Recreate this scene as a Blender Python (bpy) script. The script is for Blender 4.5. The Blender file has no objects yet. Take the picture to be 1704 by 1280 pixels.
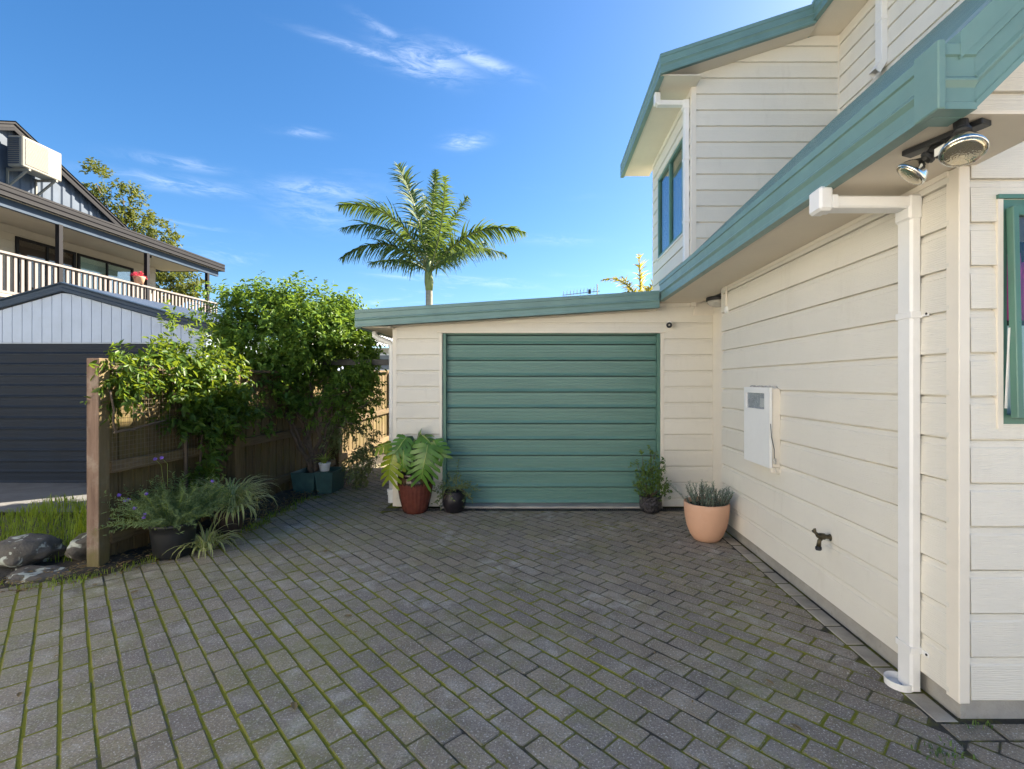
import bpy, bmesh, math, random
import numpy as np
from mathutils import Vector, Matrix
R = math.radians
random.seed(7); rng = np.random.default_rng(11)
scene = bpy.context.scene
COL = scene.collection

# ------------------------------------------------------------------ camera
W_PX, F_PX = 1704.0, 815.0
CAMZ = 1.5
cam_d = bpy.data.cameras.new('camera'); cam = bpy.data.objects.new('camera', cam_d); COL.objects.link(cam)
cam.location = (0, 0, CAMZ); cam.rotation_euler = (R(90), 0, 0)
cam_d.sensor_width = 36; cam_d.sensor_fit = 'HORIZONTAL'; cam_d.lens = F_PX / W_PX * 36
cam_d.shift_x = -50 / W_PX; cam_d.shift_y = -4 / W_PX
cam_d.clip_start = 0.05; cam_d.clip_end = 3000
scene.camera = cam

# ------------------------------------------------------------------ sky, sun, exposure
SUN_AZ, SUN_EL = R(56), R(34.5)           # azimuth clockwise from +Y
world = bpy.data.worlds.new('World'); scene.world = world; world.use_nodes = True
wn = world.node_tree; wn.nodes.clear(); wl = wn.links
def wnode(t, **k):
    n = wn.nodes.new(t)
    for a, b in k.items(): setattr(n, a, b)
    return n
def wmath(op, a, b=None, clamp=False):
    n = wnode('ShaderNodeMath', operation=op); n.use_clamp = clamp
    for i, v in enumerate((a, b)):
        if v is None: continue
        if isinstance(v, (int, float)): n.inputs[i].default_value = v
        else: wl.new(v, n.inputs[i])
    return n.outputs[0]
def wdot(a, vec):
    n = wnode('ShaderNodeVectorMath', operation='DOT_PRODUCT'); wl.new(a, n.inputs[0]); n.inputs[1].default_value = vec
    return n.outputs['Value']
sky = wnode('ShaderNodeTexSky', sky_type='NISHITA'); sky.sun_disc = False
sky.sun_elevation = SUN_EL; sky.sun_rotation = SUN_AZ
sky.air_density = 1.0; sky.dust_density = 0.8; sky.ozone_density = 4.5; sky.altitude = 20
tc = wnode('ShaderNodeTexCoord'); dirv = tc.outputs['Generated']
# high thin cirrus: streaky noise on the dome, everywhere, plus the wisps that hang in this part of the sky
def wnoise(scale, rot, stretch, detail=6.0, rough=0.62, dist=0.35):
    m = wnode('ShaderNodeMapping'); wl.new(dirv, m.inputs['Vector'])
    m.inputs['Rotation'].default_value = rot; m.inputs['Scale'].default_value = stretch
    n = wnode('ShaderNodeTexNoise'); wl.new(m.outputs[0], n.inputs['Vector'])
    n.inputs['Scale'].default_value = scale; n.inputs['Detail'].default_value = detail
    n.inputs['Roughness'].default_value = rough; n.inputs['Distortion'].default_value = dist
    return n.outputs['Fac']
def wramp(v, lo, hi):
    n = wnode('ShaderNodeMapRange'); n.clamp = True; n.interpolation_type = 'SMOOTHSTEP'
    wl.new(v, n.inputs['Value']); n.inputs['From Min'].default_value = lo; n.inputs['From Max'].default_value = hi
    return n.outputs[0]
streak = wnoise(5.0, (0, R(14), 0), (1.2, 1.2, 6.5), 8, .68, .5)
fine = wnoise(16.0, (0, R(18), 0), (1.0, 1.0, 4.5), 7, .7, .6)
broad = wnoise(2.2, (R(8), R(6), 0), (1, 1, 3.0), 3)
z = wnode('ShaderNodeSeparateXYZ'); wl.new(dirv, z.inputs[0])
low = wmath('SUBTRACT', 1.0, wramp(z.outputs['Z'], 0.06, 0.42))
general = wmath('MULTIPLY', wmath('MULTIPLY', wramp(streak, .50, .80), wramp(broad, .46, .66)), wmath('MULTIPLY', low, .75))
def pixdir(u, v): return Vector(((u - 902) / F_PX, 1.0, (636 - v) / F_PX)).normalized()
WISPS = [  # u, v, half length, half width (image scale at that bearing), tilt, strength
    (715, 98, 66, 15, 17, .9), (795, 98, 66, 9, 19, .9), (610, 86, 75, 6, 17, .8), (640, 52, 40, 7, 30, .5),
    (690, 112, 62, 12, 16, .9),
    (774, 236, 30, 10, -4, .95), (505, 221, 34, 6, 6, .55),
    (295, 306, 95, 10, 9, .7), (300, 272, 62, 8, 10, .55), (530, 316, 70, 12, 5, .7), (520, 350, 60, 26, 10, .4),
    (680, 461, 60, 5, 3, .5), (800, 470, 85, 6, 4, .6), (930, 400, 60, 7, 2, .35), (660, 445, 40, 5, 2, .35)]
acc = None
for (u, v, hl, hw, tilt, s) in WISPS:
    c = pixdir(u, v)
    r = Vector((1, 0, 0)); r = (r - c * r.dot(c)).normalized(); up = r.cross(c).normalized()
    a = R(tilt); t1 = r * math.cos(a) - up * math.sin(a); t2 = r * math.sin(a) + up * math.cos(a)
    k = F_PX / c.y * 1.0
    da = wmath('MULTIPLY', wmath('SUBTRACT', wdot(dirv, t1), c.dot(t1)), k / hl * 1.05)
    db = wmath('MULTIPLY', wmath('SUBTRACT', wdot(dirv, t2), c.dot(t2)), k / hw * .95)
    rr = wmath('ADD', wmath('MULTIPLY', da, da), wmath('MULTIPLY', db, db))
    g = wmath('POWER', 2.718, wmath('MULTIPLY', rr, -1.0))
    g = wmath('MULTIPLY', g, wmath('GREATER_THAN', wdot(dirv, c), 0.2))
    g = wmath('MULTIPLY', g, s)
    acc = g if acc is None else wmath('MAXIMUM', acc, g)
wisp = wmath('MULTIPLY', acc, wmath('ADD', wmath('MULTIPLY', wramp(fine, .36, .66), .95), wmath('MULTIPLY', wramp(streak, .4, .7), .25)), clamp=True)
cloud = wmath('MAXIMUM', wmath('MULTIPLY', wisp, .36), general, clamp=True)
mixc = wnode('ShaderNodeMix', data_type='RGBA'); wl.new(cloud, mixc.inputs['Factor'])
hs = wnode('ShaderNodeHueSaturation'); hs.inputs['Saturation'].default_value = 1.22; wl.new(sky.outputs[0], hs.inputs['Color']); wl.new(hs.outputs[0], mixc.inputs['A']); mixc.inputs['B'].default_value = (6.6, 7.2, 8.4, 1)
bg = wnode('ShaderNodeBackground'); wl.new(mixc.outputs['Result'], bg.inputs['Color']); bg.inputs['Strength'].default_value = 0.05
wo = wnode('ShaderNodeOutputWorld'); wl.new(bg.outputs[0], wo.inputs[0])

sun_d = bpy.data.lights.new('sun', 'SUN'); sun_d.energy = 5.0; sun_d.angle = R(0.5); sun_d.color = (1.0, .88, .70)
sun = bpy.data.objects.new('sun', sun_d); COL.objects.link(sun)
sd = Vector((math.sin(SUN_AZ) * math.cos(SUN_EL), math.cos(SUN_AZ) * math.cos(SUN_EL), math.sin(SUN_EL)))
sun.rotation_euler = sd.to_track_quat('Z', 'Y').to_euler(); sun.location = sd * 60
vs = scene.view_settings; vs.view_transform = 'Standard'; vs.look = 'None'; vs.gamma = 1.0; vs.exposure = 2.25; vs.use_curve_mapping = False
scene.cycles.max_bounces = 7; scene.cycles.diffuse_bounces = 4; scene.cycles.transparent_max_bounces = 8
scene.cycles.sample_clamp_indirect = 6

# ------------------------------------------------------------------ mesh helpers
WORG = {}                                   # world origin of every object that parents others
def place(o, parent):
    if parent is not None:
        o.parent = parent; o.location = -WORG.get(parent.name, Vector((0, 0, 0)))
    WORG[o.name] = Vector((0, 0, 0))
def tag(o, label=None, cat=None, group=None, kind=None):
    if label: o['label'] = label
    if cat: o['category'] = cat
    if group: o['group'] = group
    if kind: o['kind'] = kind
    return o
def thing(name, loc, label, cat, group=None):
    o = bpy.data.objects.new(name, None); COL.objects.link(o); o.location = loc; o.empty_display_size = .1
    WORG[o.name] = Vector(loc)
    return tag(o, label, cat, group)
class MB:
    def __init__(s): s.v = []; s.f = []; s.m = []
    def add(s, v, f, mi=0):
        n = len(s.v); s.v += [tuple(p) for p in v]; s.f += [tuple(i + n for i in q) for q in f]; s.m += [mi] * len(f)
        return s
    def box(s, x0, x1, y0, y1, z0, z1, mi=0):
        v = [(x, y, z) for z in (z0, z1) for y in (y0, y1) for x in (x0, x1)]
        return s.add(v, [(0, 2, 3, 1), (4, 5, 7, 6), (0, 1, 5, 4), (2, 6, 7, 3), (0, 4, 6, 2), (1, 3, 7, 5)], mi)
    def bar(s, a, b, w, h, up=(0, 0, 1), mi=0):
        a = Vector(a); b = Vector(b); d = (b - a).normalized(); up = Vector(up)
        if abs(d.dot(up)) > .98: up = Vector((0, 1, 0))
        sx = d.cross(up).normalized() * w / 2; sy = sx.cross(d).normalized() * h / 2
        v = [p + i * sx + j * sy for p in (a, b) for (i, j) in ((-1, -1), (1, -1), (1, 1), (-1, 1))]
        return s.add(v, [(0, 3, 2, 1), (4, 5, 6, 7), (0, 1, 5, 4), (1, 2, 6, 5), (2, 3, 7, 6), (3, 0, 4, 7)], mi)
    def prism(s, prof, path0, path1, mi=0, close=True):
        """prof: list of 3D offsets; extrude from path0 to path1"""
        n = len(prof); a = [Vector(path0) + Vector(p) for p in prof]; b = [Vector(path1) + Vector(p) for p in prof]
        f = [(i, (i + 1) % n, n + (i + 1) % n, n + i) for i in range(n if close else n - 1)]
        if close: f += [tuple(range(n - 1, -1, -1)), tuple(range(n, 2 * n))]
        return s.add(a + b, f, mi)
    def tube(s, pts, rad, n=8, mi=0, cap=True):
        pts = [Vector(p) for p in pts]; k = len(pts)
        if not hasattr(rad, '__len__'): rad = [rad] * k
        ref = None; V = []
        for i, p in enumerate(pts):
            d = (pts[min(i + 1, k - 1)] - pts[max(i - 1, 0)]).normalized()
            if ref is None:
                ref = d.orthogonal().normalized()
            ref = (ref - d * ref.dot(d)).normalized(); bi = d.cross(ref)
            V += [p + (ref * math.cos(2 * math.pi * j / n) + bi * math.sin(2 * math.pi * j / n)) * rad[i] for j in range(n)]
        F = [(i * n + j, i * n + (j + 1) % n, (i + 1) * n + (j + 1) % n, (i + 1) * n + j) for i in range(k - 1) for j in range(n)]
        if cap: F += [tuple(range(n - 1, -1, -1)), tuple(range((k - 1) * n, k * n))]
        return s.add(V, F, mi)
    def lathe(s, prof, c=(0, 0, 0), n=32, axis=(0, 0, 1), mi=0, flute=0, famp=0, frange=None):
        ax = Vector(axis).normalized(); e1 = ax.orthogonal().normalized(); e2 = ax.cross(e1); c = Vector(c); V = []
        for (r, h) in prof:
            for j in range(n):
                a = 2 * math.pi * j / n; rr = r
                if flute and (frange is None or frange[0] <= h <= frange[1]): rr = r * (1 + famp * math.cos(a * flute))
                V.append(c + ax * h + (e1 * math.cos(a) + e2 * math.sin(a)) * rr)
        k = len(prof)
        F = [(i * n + j, i * n + (j + 1) % n, (i + 1) * n + (j + 1) % n, (i + 1) * n + j) for i in range(k - 1) for j in range(n)]
        if prof[0][0] > 1e-6: F.append(tuple(range(n - 1, -1, -1)))
        if prof[-1][0] > 1e-6: F.append(tuple(range((k - 1) * n, k * n)))
        return s.add(V, F, mi)
    def build(s, name, mat, parent=None, smooth=False, bevel=0, clip=None, fix=False):
        me = bpy.data.meshes.new(name); me.from_pydata(s.v, [], s.f)
        mats = mat if isinstance(mat, (list, tuple)) else [mat]
        for m in mats: me.materials.append(m)
        if len(mats) > 1: me.polygons.foreach_set('material_index', s.m)
        if clip or fix or bevel:
            bm = bmesh.new(); bm.from_mesh(me)
            for co, no in (clip or []):
                g = bm.verts[:] + bm.edges[:] + bm.faces[:]
                r = bmesh.ops.bisect_plane(bm, geom=g, plane_co=co, plane_no=no, clear_outer=True)
                ed = [e for e in r['geom_cut'] if isinstance(e, bmesh.types.BMEdge)]
                if ed: bmesh.ops.edgenet_fill(bm, edges=ed)
            if bevel:
                bmesh.ops.remove_doubles(bm, verts=bm.verts[:], dist=1e-5)
                bmesh.ops.bevel(bm, geom=[e for e in bm.edges if len(e.link_faces) == 2 and e.calc_face_angle(0) > .5], offset=bevel, segments=1, affect='EDGES', profile=.6)
            bmesh.ops.recalc_face_normals(bm, faces=bm.faces[:])
            bm.to_mesh(me); bm.free()
        if smooth: me.polygons.foreach_set('use_smooth', [True] * len(me.polygons))
        me.update()
        o = bpy.data.objects.new(name, me); COL.objects.link(o); place(o, parent)
        return o
def np_obj(name, V, F, mat, parent=None, mi=None, smooth=False, kind=None):
    """V (n,3) array, F (m,k) array of equal-sided faces"""
    me = bpy.data.meshes.new(name); V = np.asarray(V, dtype=np.float32); F = np.asarray(F, dtype=np.int32)
    me.vertices.add(len(V)); me.vertices.foreach_set('co', V.ravel())
    k = F.shape[1]; me.loops.add(F.size); me.loops.foreach_set('vertex_index', F.ravel())
    me.polygons.add(len(F)); me.polygons.foreach_set('loop_start', np.arange(0, F.size, k, dtype=np.int32))
    for m in (mat if isinstance(mat, (list, tuple)) else [mat]): me.materials.append(m)
    if mi is not None: me.polygons.foreach_set('material_index', np.asarray(mi, dtype=np.int32))
    if smooth: me.polygons.foreach_set('use_smooth', np.ones(len(F), dtype=bool))
    me.update(calc_edges=True); me.validate()
    o = bpy.data.objects.new(name, me); COL.objects.link(o); place(o, parent)
    if kind: o['kind'] = kind
    return o

# ------------------------------------------------------------------ material helpers
class NT:
    def __init__(s, name):
        s.mat = bpy.data.materials.new(name); s.mat.use_nodes = True; s.t = s.mat.node_tree; s.t.nodes.clear(); s.l = s.t.links
    def n(s, t, ins=None, **k):
        x = s.t.nodes.new(t)
        for a, b in k.items(): setattr(x, a, b)
        for a, b in (ins or {}).items():
            if hasattr(b, 'is_linked') or isinstance(b, bpy.types.NodeSocket): s.l.new(b, x.inputs[a])
            else: x.inputs[a].default_value = b
        return x
    def coord(s, which='Object', scale=(1, 1, 1), rot=(0, 0, 0)):
        c = s.n('ShaderNodeTexCoord')
        return s.n('ShaderNodeMapping', {'Vector': c.outputs[which], 'Scale': scale, 'Rotation': rot}).outputs[0]
    def noise(s, vec, scale, detail=4, rough=.55, dist=0.0):
        return s.n('ShaderNodeTexNoise', {'Vector': vec, 'Scale': scale, 'Detail': detail, 'Roughness': rough, 'Distortion': dist}).outputs['Fac']
    def ramp(s, v, lo, hi, a=0.0, b=1.0):
        return s.n('ShaderNodeMapRange', {'Value': v, 'From Min': lo, 'From Max': hi, 'To Min': a, 'To Max': b}, clamp=True).outputs[0]
    def mix(s, f, a, b, mode='MIX'):
        x = s.n('ShaderNodeMix', data_type='RGBA', blend_type=mode)
        for i, v in (('Factor', f), ('A', a), ('B', b)):
            if isinstance(v, bpy.types.NodeSocket): s.l.new(v, x.inputs[i])
            elif i == 'Factor': x.inputs[i].default_value = v
            else: x.inputs[i].default_value = (*v[:3], 1)
        return x.outputs['Result']
    def math(s, op, a, b=0.0, clamp=False):
        x = s.n('ShaderNodeMath', {0: a, 1: b}, operation=op); x.use_clamp = clamp; return x.outputs[0]
    def hsv(s, col, h=.5, sa=1.0, v=1.0):
        return s.n('ShaderNodeHueSaturation', {'Color': col, 'Hue': h, 'Saturation': sa, 'Value': v}).outputs[0]
    def bump(s, height, strength, dist, normal=None):
        ins = {'Height': height, 'Strength': strength, 'Distance': dist}
        if normal is not None: ins['Normal'] = normal
        return s.n('ShaderNodeBump', ins).outputs[0]
    def out(s, col, rough=.6, normal=None, metal=0.0, spec=.5, **kw):
        b = s.n('ShaderNodeBsdfPrincipled', {'Metallic': metal, 'Specular IOR Level': spec})
        if isinstance(col, bpy.types.NodeSocket): s.l.new(col, b.inputs['Base Color'])
        else: b.inputs['Base Color'].default_value = (*col[:3], 1)
        if isinstance(rough, bpy.types.NodeSocket): s.l.new(rough, b.inputs['Roughness'])
        else: b.inputs['Roughness'].default_value = rough
        if normal is not None: s.l.new(normal, b.inputs['Normal'])
        for a, v in kw.items(): b.inputs[a].default_value = v
        s.bsdf = b
        o = s.n('ShaderNodeOutputMaterial', {'Surface': b.outputs[0]}); s.o = o
        return s.mat
def simple(name, col, rough=.5, var=.08, scale=6.0, bump=0.0, bscale=60, metal=0.0, spec=.5, dirt=None, stretch=(1, 1, 1)):
    t = NT(name); v = t.coord('Object', stretch)
    n1 = t.noise(v, scale, 5, .6); c = t.mix(t.ramp(n1, .3, .7), [x * (1 - var) for x in col], [min(1, x * (1 + var)) for x in col])
    if dirt:
        n2 = t.noise(v, scale * 2.3, 8, .7); c = t.mix(t.ramp(n2, .55, .78, 0, dirt[3]), c, dirt[:3])
    nr = None
    if bump: nr = t.bump(t.noise(v, bscale, 4, .6), bump, .004)
    return t.out(c, t.ramp(n1, .3, .7, max(.02, rough - .06), min(1, rough + .08)), nr, metal, spec)
def leafmat(name, dark, light, trans=.35, rough=.42, tcol=None, vein=0.0):
    t = NT(name)
    g = t.n('ShaderNodeNewGeometry'); ri = g.outputs['Random Per Island']
    v = t.coord('Object'); n1 = t.noise(v, 1.6, 2)
    f = t.math('ADD', t.math('MULTIPLY', ri, .7), t.ramp(n1, .35, .65, 0, .3))
    c = t.mix(f, dark, light)
    t.out(c, rough, None, 0, .22)
    tl = t.n('ShaderNodeBsdfTranslucent', {'Color': t.mix(.55, c, tcol or [min(1, light[0] * 2.6), min(1, light[1] * 2.2), light[2]])})
    mx = t.n('ShaderNodeMixShader', {0: trans, 1: t.bsdf.outputs[0], 2: tl.outputs[0]})
    t.l.new(mx.outputs[0], t.o.inputs['Surface'])
    return t.mat

# ------------------------------------------------------------------ materials
CREAM = (.76, .722, .635)
def cream_mat(name, axis):
    t = NT(name)
    st = (1, 6, 6) if axis == 'x' else (6, 1, 6)
    v = t.coord('Object', st)
    vv = t.coord('Object', (6, 1, 1) if axis == 'x' else (1, 6, 1))
    w = t.coord('Object')
    grain = t.noise(v, 9.0, 6, .62, 1.2)
    wav = t.n('ShaderNodeTexWave', {'Vector': v, 'Scale': 5.5, 'Distortion': 9.0, 'Detail': 3.0, 'Detail Scale': 1.1, 'Detail Roughness': .6}, wave_type='BANDS', bands_direction='Z').outputs['Fac']
    saw = t.noise(vv, 34.0, 3, .6)
    patch = t.ramp(t.noise(w, 2.3, 2), .47, .6)
    h = t.math('ADD', t.math('ADD', t.math('MULTIPLY', grain, .5), t.math('MULTIPLY', wav, .4)), t.math('MULTIPLY', t.math('MULTIPLY', saw, patch), .9))
    ri = t.n('ShaderNodeObjectInfo').outputs['Random']
    n1 = t.noise(w, 1.4, 6, .65)
    c = t.mix(t.ramp(n1, .3, .7), [x * .95 for x in CREAM], [x * 1.02 for x in CREAM])
    c = t.hsv(c, .5, 1.0, t.ramp(ri, 0, 1, .965, 1.02))
    d = t.noise(t.coord('Object', (3, 3, .7)), 3.0, 8, .7)
    c = t.mix(t.ramp(d, .56, .8, 0, .20), c, (.42, .37, .27))
    return t.out(c, .55, t.bump(h, .5, .004), 0, .35)
M = {}
M['cream_x'] = cream_mat('cream_weatherboard_x', 'x'); M['cream_y'] = cream_mat('cream_weatherboard_y', 'y')
M['trim'] = simple('cream_trim', (.78, .72, .62), .5, .04, 3, .1, 80, dirt=(.45, .4, .3, .12))
M['soffit'] = simple('soffit_paint', (.72, .64, .52), .6, .04, 2.5, .08, 40, dirt=(.5, .43, .32, .2))
def teal_mat(name, col, rough=.38, streak=(1, 1, 1)):
    t = NT(name); v = t.coord('Object', streak); w = t.coord('Object')
    n1 = t.noise(v, 3.0, 6, .6); n2 = t.noise(w, 22, 6, .7)
    c = t.mix(t.ramp(n1, .3, .7), [x * .88 for x in col], [x * 1.1 for x in col])
    c = t.mix(t.ramp(n2, .5, .8, 0, .28), c, [x * .6 + .12 for x in col])
    return t.out(c, t.ramp(n2, .3, .8, rough - .07, rough + .14), t.bump(t.noise(w, 5, 3), .12, .01), 0, .5)
M['teal'] = teal_mat('teal_steel', (.155, .265, .24))
M['teal_door'] = teal_mat('teal_door_steel', (.105, .22, .185), .36, (.25, 1, 5))
M['teal_frame'] = teal_mat('teal_aluminium', (.085, .20, .155), .33)
M['pvc'] = simple('white_pvc', (.80, .79, .765), .35, .03, 4, 0, 30, dirt=(.55, .52, .45, .22))
M['white'] = simple('white_paint', (.82, .82, .80), .4, .03, 4, 0, 30, dirt=(.6, .57, .5, .15))
M['concrete'] = simple('foundation_concrete', (.33, .315, .29), .9, .2, 5, .6, 90, dirt=(.15, .14, .10, .6))
M['black'] = simple('black_plastic', (.018, .019, .021), .42, .1, 9)
M['darkgrey'] = simple('dark_grey_paint', (.05, .06, .075), .4, .12, 4, dirt=(.12, .12, .12, .2))
M['glassdark'] = None
def glass(name, tint=(.9, .95, .95), rough=.0, refl=.12):
    t = NT(name)
    tr = t.n('ShaderNodeBsdfTransparent', {'Color': (*tint, 1)}); gl = t.n('ShaderNodeBsdfGlossy', {'Roughness': rough})
    lw = t.n('ShaderNodeLayerWeight', {'Blend': .25})
    f = t.math('ADD', t.math('MULTIPLY', lw.outputs['Fresnel'], .35), refl, True)
    mx = t.n('ShaderNodeMixShader', {0: f, 1: tr.outputs[0], 2: gl.outputs[0]})
    t.n('ShaderNodeOutputMaterial', {'Surface': mx.outputs[0]}); return t.mat
M['glass'] = glass('window_glass', (.9, .95, .95), .0, .03)
M['glass_lit'] = glass('upper_window_glass', (.75, .82, .85), .02, .35)
M['room'] = simple('dark_interior', (.035, .03, .028), .9, .2, 2)
M['magenta'] = simple('magenta_fabric', (.42, .02, .20), .8, .25, 14, .4, 60)
M['frost'] = simple('frosted_glass', (.42, .52, .50), .3, .06, 5)

# ------------------------------------------------------------------ ground
def ground_mat():
    t = NT('earth'); w = t.coord('Object'); n1 = t.noise(w, .35, 6, .65); n2 = t.noise(w, 9, 6, .7)
    c = t.mix(t.ramp(n1, .4, .6), (.055, .075, .02), (.09, .07, .045)); c = t.mix(t.ramp(n2, .4, .7, 0, .6), c, (.035, .03, .02))
    return t.out(c, .95, t.bump(n2, .6, .02))
M['earth'] = ground_mat()
g = MB().add([(-400, -300, -.06), (400, -300, -.06), (400, 1500, -.06), (-400, 1500, -.06)], [(0, 1, 2, 3)]).build('ground', M['earth'])
tag(g, 'flat earth ground around the houses', kind='structure')

fc = MB().add([(-30, -40, -.03), (30, -40, -.03), (30, .5, -.03), (-30, .5, -.03)], [(0, 1, 2, 3)]).build('bounce_ground', simple('pale_concrete', (.36, .34, .31), .9, .12, 1.5, .3, 40, dirt=(.3, .28, .24, .4)))  # unseen pale concrete added behind the camera to bounce sunlight into the shade
tag(fc, 'added pale concrete ground behind the camera that bounces sunlight', kind='structure')
# two unseen white houses, added so their sunlit walls brighten the shaded driveway
def add_bounce_house(label, x0, x1, y0, y1, h, face):
    t_ = thing('bounce_house', ((x0 + x1) / 2, (y0 + y1) / 2, 0), label, 'house')
    MB().box(x0, x1, y0, y1, -.05, h).build('wall', M['white'], t_)
    xm = (x0 + x1) / 2; rz = h + .3 * (x1 - x0) / 2
    MB().add([(x0 - .4, y0 - .4, h - .1), (xm, y0 - .4, rz), (xm, y1 + .4, rz), (x0 - .4, y1 + .4, h - .1), (x1 + .4, y0 - .4, h - .1), (x1 + .4, y1 + .4, h - .1)], [(0, 1, 2, 3), (1, 4, 5, 2), (0, 4, 1), (3, 2, 5)]).build('roof', M['darkgrey'], t_)
    for k in range(3):
        if face == 'x':
            yc = y0 + (y1 - y0) * (k + .5) / 3; f = MB().box(x1, x1 + .03, yc - .5, yc + .5, 1.1, 2.1).build('window', M['pvc'], t_); MB().box(x1 + .031, x1 + .034, yc - .44, yc + .44, 1.16, 2.04).build('pane', M['room'], f)
        else:
            xc = x0 + (x1 - x0) * (k + .5) / 3; f = MB().box(xc - .5, xc + .5, y1, y1 + .03, 1.1, 2.1).build('window', M['pvc'], t_); MB().box(xc - .44, xc + .44, y1 + .031, y1 + .034, 1.16, 2.04).build('pane', M['room'], f)
add_bounce_house('added white house out of view on the left, bouncing sunlight onto the drive', -14, -5.4, -10, 2.2, 5.2, 'x')
add_bounce_house('added white house out of view behind the camera, bouncing sunlight', -3, 9, -26, -15, 5.2, 'y')
# joint bed of the paving: dark grit with moss
def joint_mat():
    t = NT('mossy_joints'); w = t.coord('Object')
    n1 = t.noise(w, 1.1, 5, .6); n2 = t.noise(w, 55, 5, .7); n3 = t.noise(w, 7, 4, .6)
    sx = t.n('ShaderNodeSeparateXYZ', {'Vector': w})
    grow = t.math('SUBTRACT', t.math('SUBTRACT', .54, t.math('MULTIPLY', sx.outputs['X'], .06)), t.math('MULTIPLY', t.math('MAXIMUM', t.math('SUBTRACT', sx.outputs['Y'], 3.0), 0.0), .09))
    amt = t.ramp(t.math('ADD', t.math('ADD', grow, t.math('MULTIPLY', t.math('SUBTRACT', n1, .5), 2.0)), t.math('MULTIPLY', t.math('SUBTRACT', n3, .5), .9)), .28, .56)
    moss = t.mix(n2, (.11, .115, .012), (.23, .23, .028))
    c = t.mix(amt, t.mix(n2, (.03, .028, .024), (.08, .074, .06)), moss)
    return t.out(c, .95, t.bump(n2, .9, .006), 0, .2)
M['joint'] = joint_mat()
def brick_mat():
    t = NT('concrete_paver'); w = t.coord('Object'); gen = t.coord('Generated')
    geo = t.n('ShaderNodeNewGeometry'); wp = t.n('ShaderNodeMapping', {'Vector': geo.outputs['Position']}).outputs[0]
    oi = t.n('ShaderNodeObjectInfo').outputs['Random']; isl = geo.outputs['Random Per Island']
    ri = t.math('FRACT', t.math('ADD', oi, isl))
    big = t.noise(wp, .75, 5, .6); mid = t.noise(wp, 5.5, 5, .65); fin = t.noise(wp, 95, 4, .75); spk = t.noise(wp, 105, 3, .7)
    c = t.mix(t.ramp(mid, .3, .72), (.205, .166, .120), (.33, .272, .20))
    c = t.mix(t.ramp(big, .40, .62, 0, .6), c, (.35, .298, .232))
    c = t.mix(t.ramp(t.noise(wp, 1.9, 6, .7, .6), .52, .70, 0, .5), c, (.10, .088, .070))
    c = t.hsv(c, t.ramp(ri, 0, 1, .49, .505), t.ramp(ri, 0, 1, .85, 1.15), t.ramp(ri, 0, 1, .86, 1.12))
    # worn pale centres
    pale = t.math('MULTIPLY', t.ramp(t.noise(wp, 1.7, 3), .46, .62), t.ramp(t.noise(wp, 8, 4), .44, .64))
    c = t.mix(t.math('MULTIPLY', pale, .8), c, (.48, .44, .37))
    c = t.mix(t.ramp(fin, .44, .64, 0, .62), c, (.11, .105, .098))
    c = t.mix(t.ramp(spk, .57, .66, 0, .75), c, (.68, .65, .58))
    # thin moss film
    sx = t.n('ShaderNodeSeparateXYZ', {'Vector': wp})
    mossn = t.math('SUBTRACT', t.math('ADD', t.noise(wp, 1.3, 6, .7), t.math('MULTIPLY', t.math('SUBTRACT', t.noise(wp, 26, 5, .7), .5), .5)), t.math('MULTIPLY', sx.outputs['X'], .022))
    c = t.mix(t.ramp(mossn, .50, .76, 0, .6), c, (.20, .21, .05))
    # moss creeping over the rounded arrises, ragged, thicker away from the house
    nz = t.n('ShaderNodeSeparateXYZ', {'Vector': geo.outputs['True Normal']}).outputs['Z']
    grow = t.math('SUBTRACT', t.math('SUBTRACT', .46, t.math('MULTIPLY', sx.outputs['X'], .06)), t.math('MULTIPLY', t.math('MAXIMUM', t.math('SUBTRACT', sx.outputs['Y'], 3.2), 0.0), .08))
    em = t.ramp(t.math('ADD', grow, t.math('ADD', t.math('MULTIPLY', t.math('SUBTRACT', t.noise(wp, 1.1, 5, .6), .5), 2.2), t.math('MULTIPLY', t.math('SUBTRACT', t.noise(wp, 30, 5, .75), .5), 1.6))), .35, .60)
    c = t.mix(t.math('MULTIPLY', t.ramp(nz, .97, .88), em), c, t.mix(fin, (.105, .108, .014), (.22, .215, .03)))
    c = t.mix(t.math('MULTIPLY', t.ramp(nz, .97, .88), t.math('MULTIPLY', t.math('SUBTRACT', 1.0, em), .6)), c, (.10, .09, .075))
    h = t.math('ADD', t.math('MULTIPLY', fin, .7), t.math('MULTIPLY', mid, .8))
    return t.out(c, .88, t.bump(h, .5, .004), 0, .3)
M['brick'] = brick_mat(); M['brick_pale'] = simple('pale_paver', (.40, .355, .285), .9, .22, 7, .6, 120, dirt=(.20, .18, .12, .55))

drive = MB()
drive.add([(-4.6, .5, -.0026), (1.86, .5, -.0026), (1.86, 5.72, -.0026), (-4.6, 5.72, -.0026)], [(0, 1, 2, 3)])
drive.add([(-4.6, 5.72, -.0026), (-1.72, 5.72, -.0026), (-1.72, 12.2, -.0026), (-4.6, 12.2, -.0026)], [(0, 1, 2, 3)])
drive.add([(1.86, .5, -.0026), (4.4, .5, -.0026), (4.4, 2.19, -.0026), (1.86, 2.19, -.0026)], [(0, 1, 2, 3)])
drive = drive.build('driveway', M['joint']); tag(drive, 'grey block paved driveway with mossy joints', kind='structure')

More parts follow.
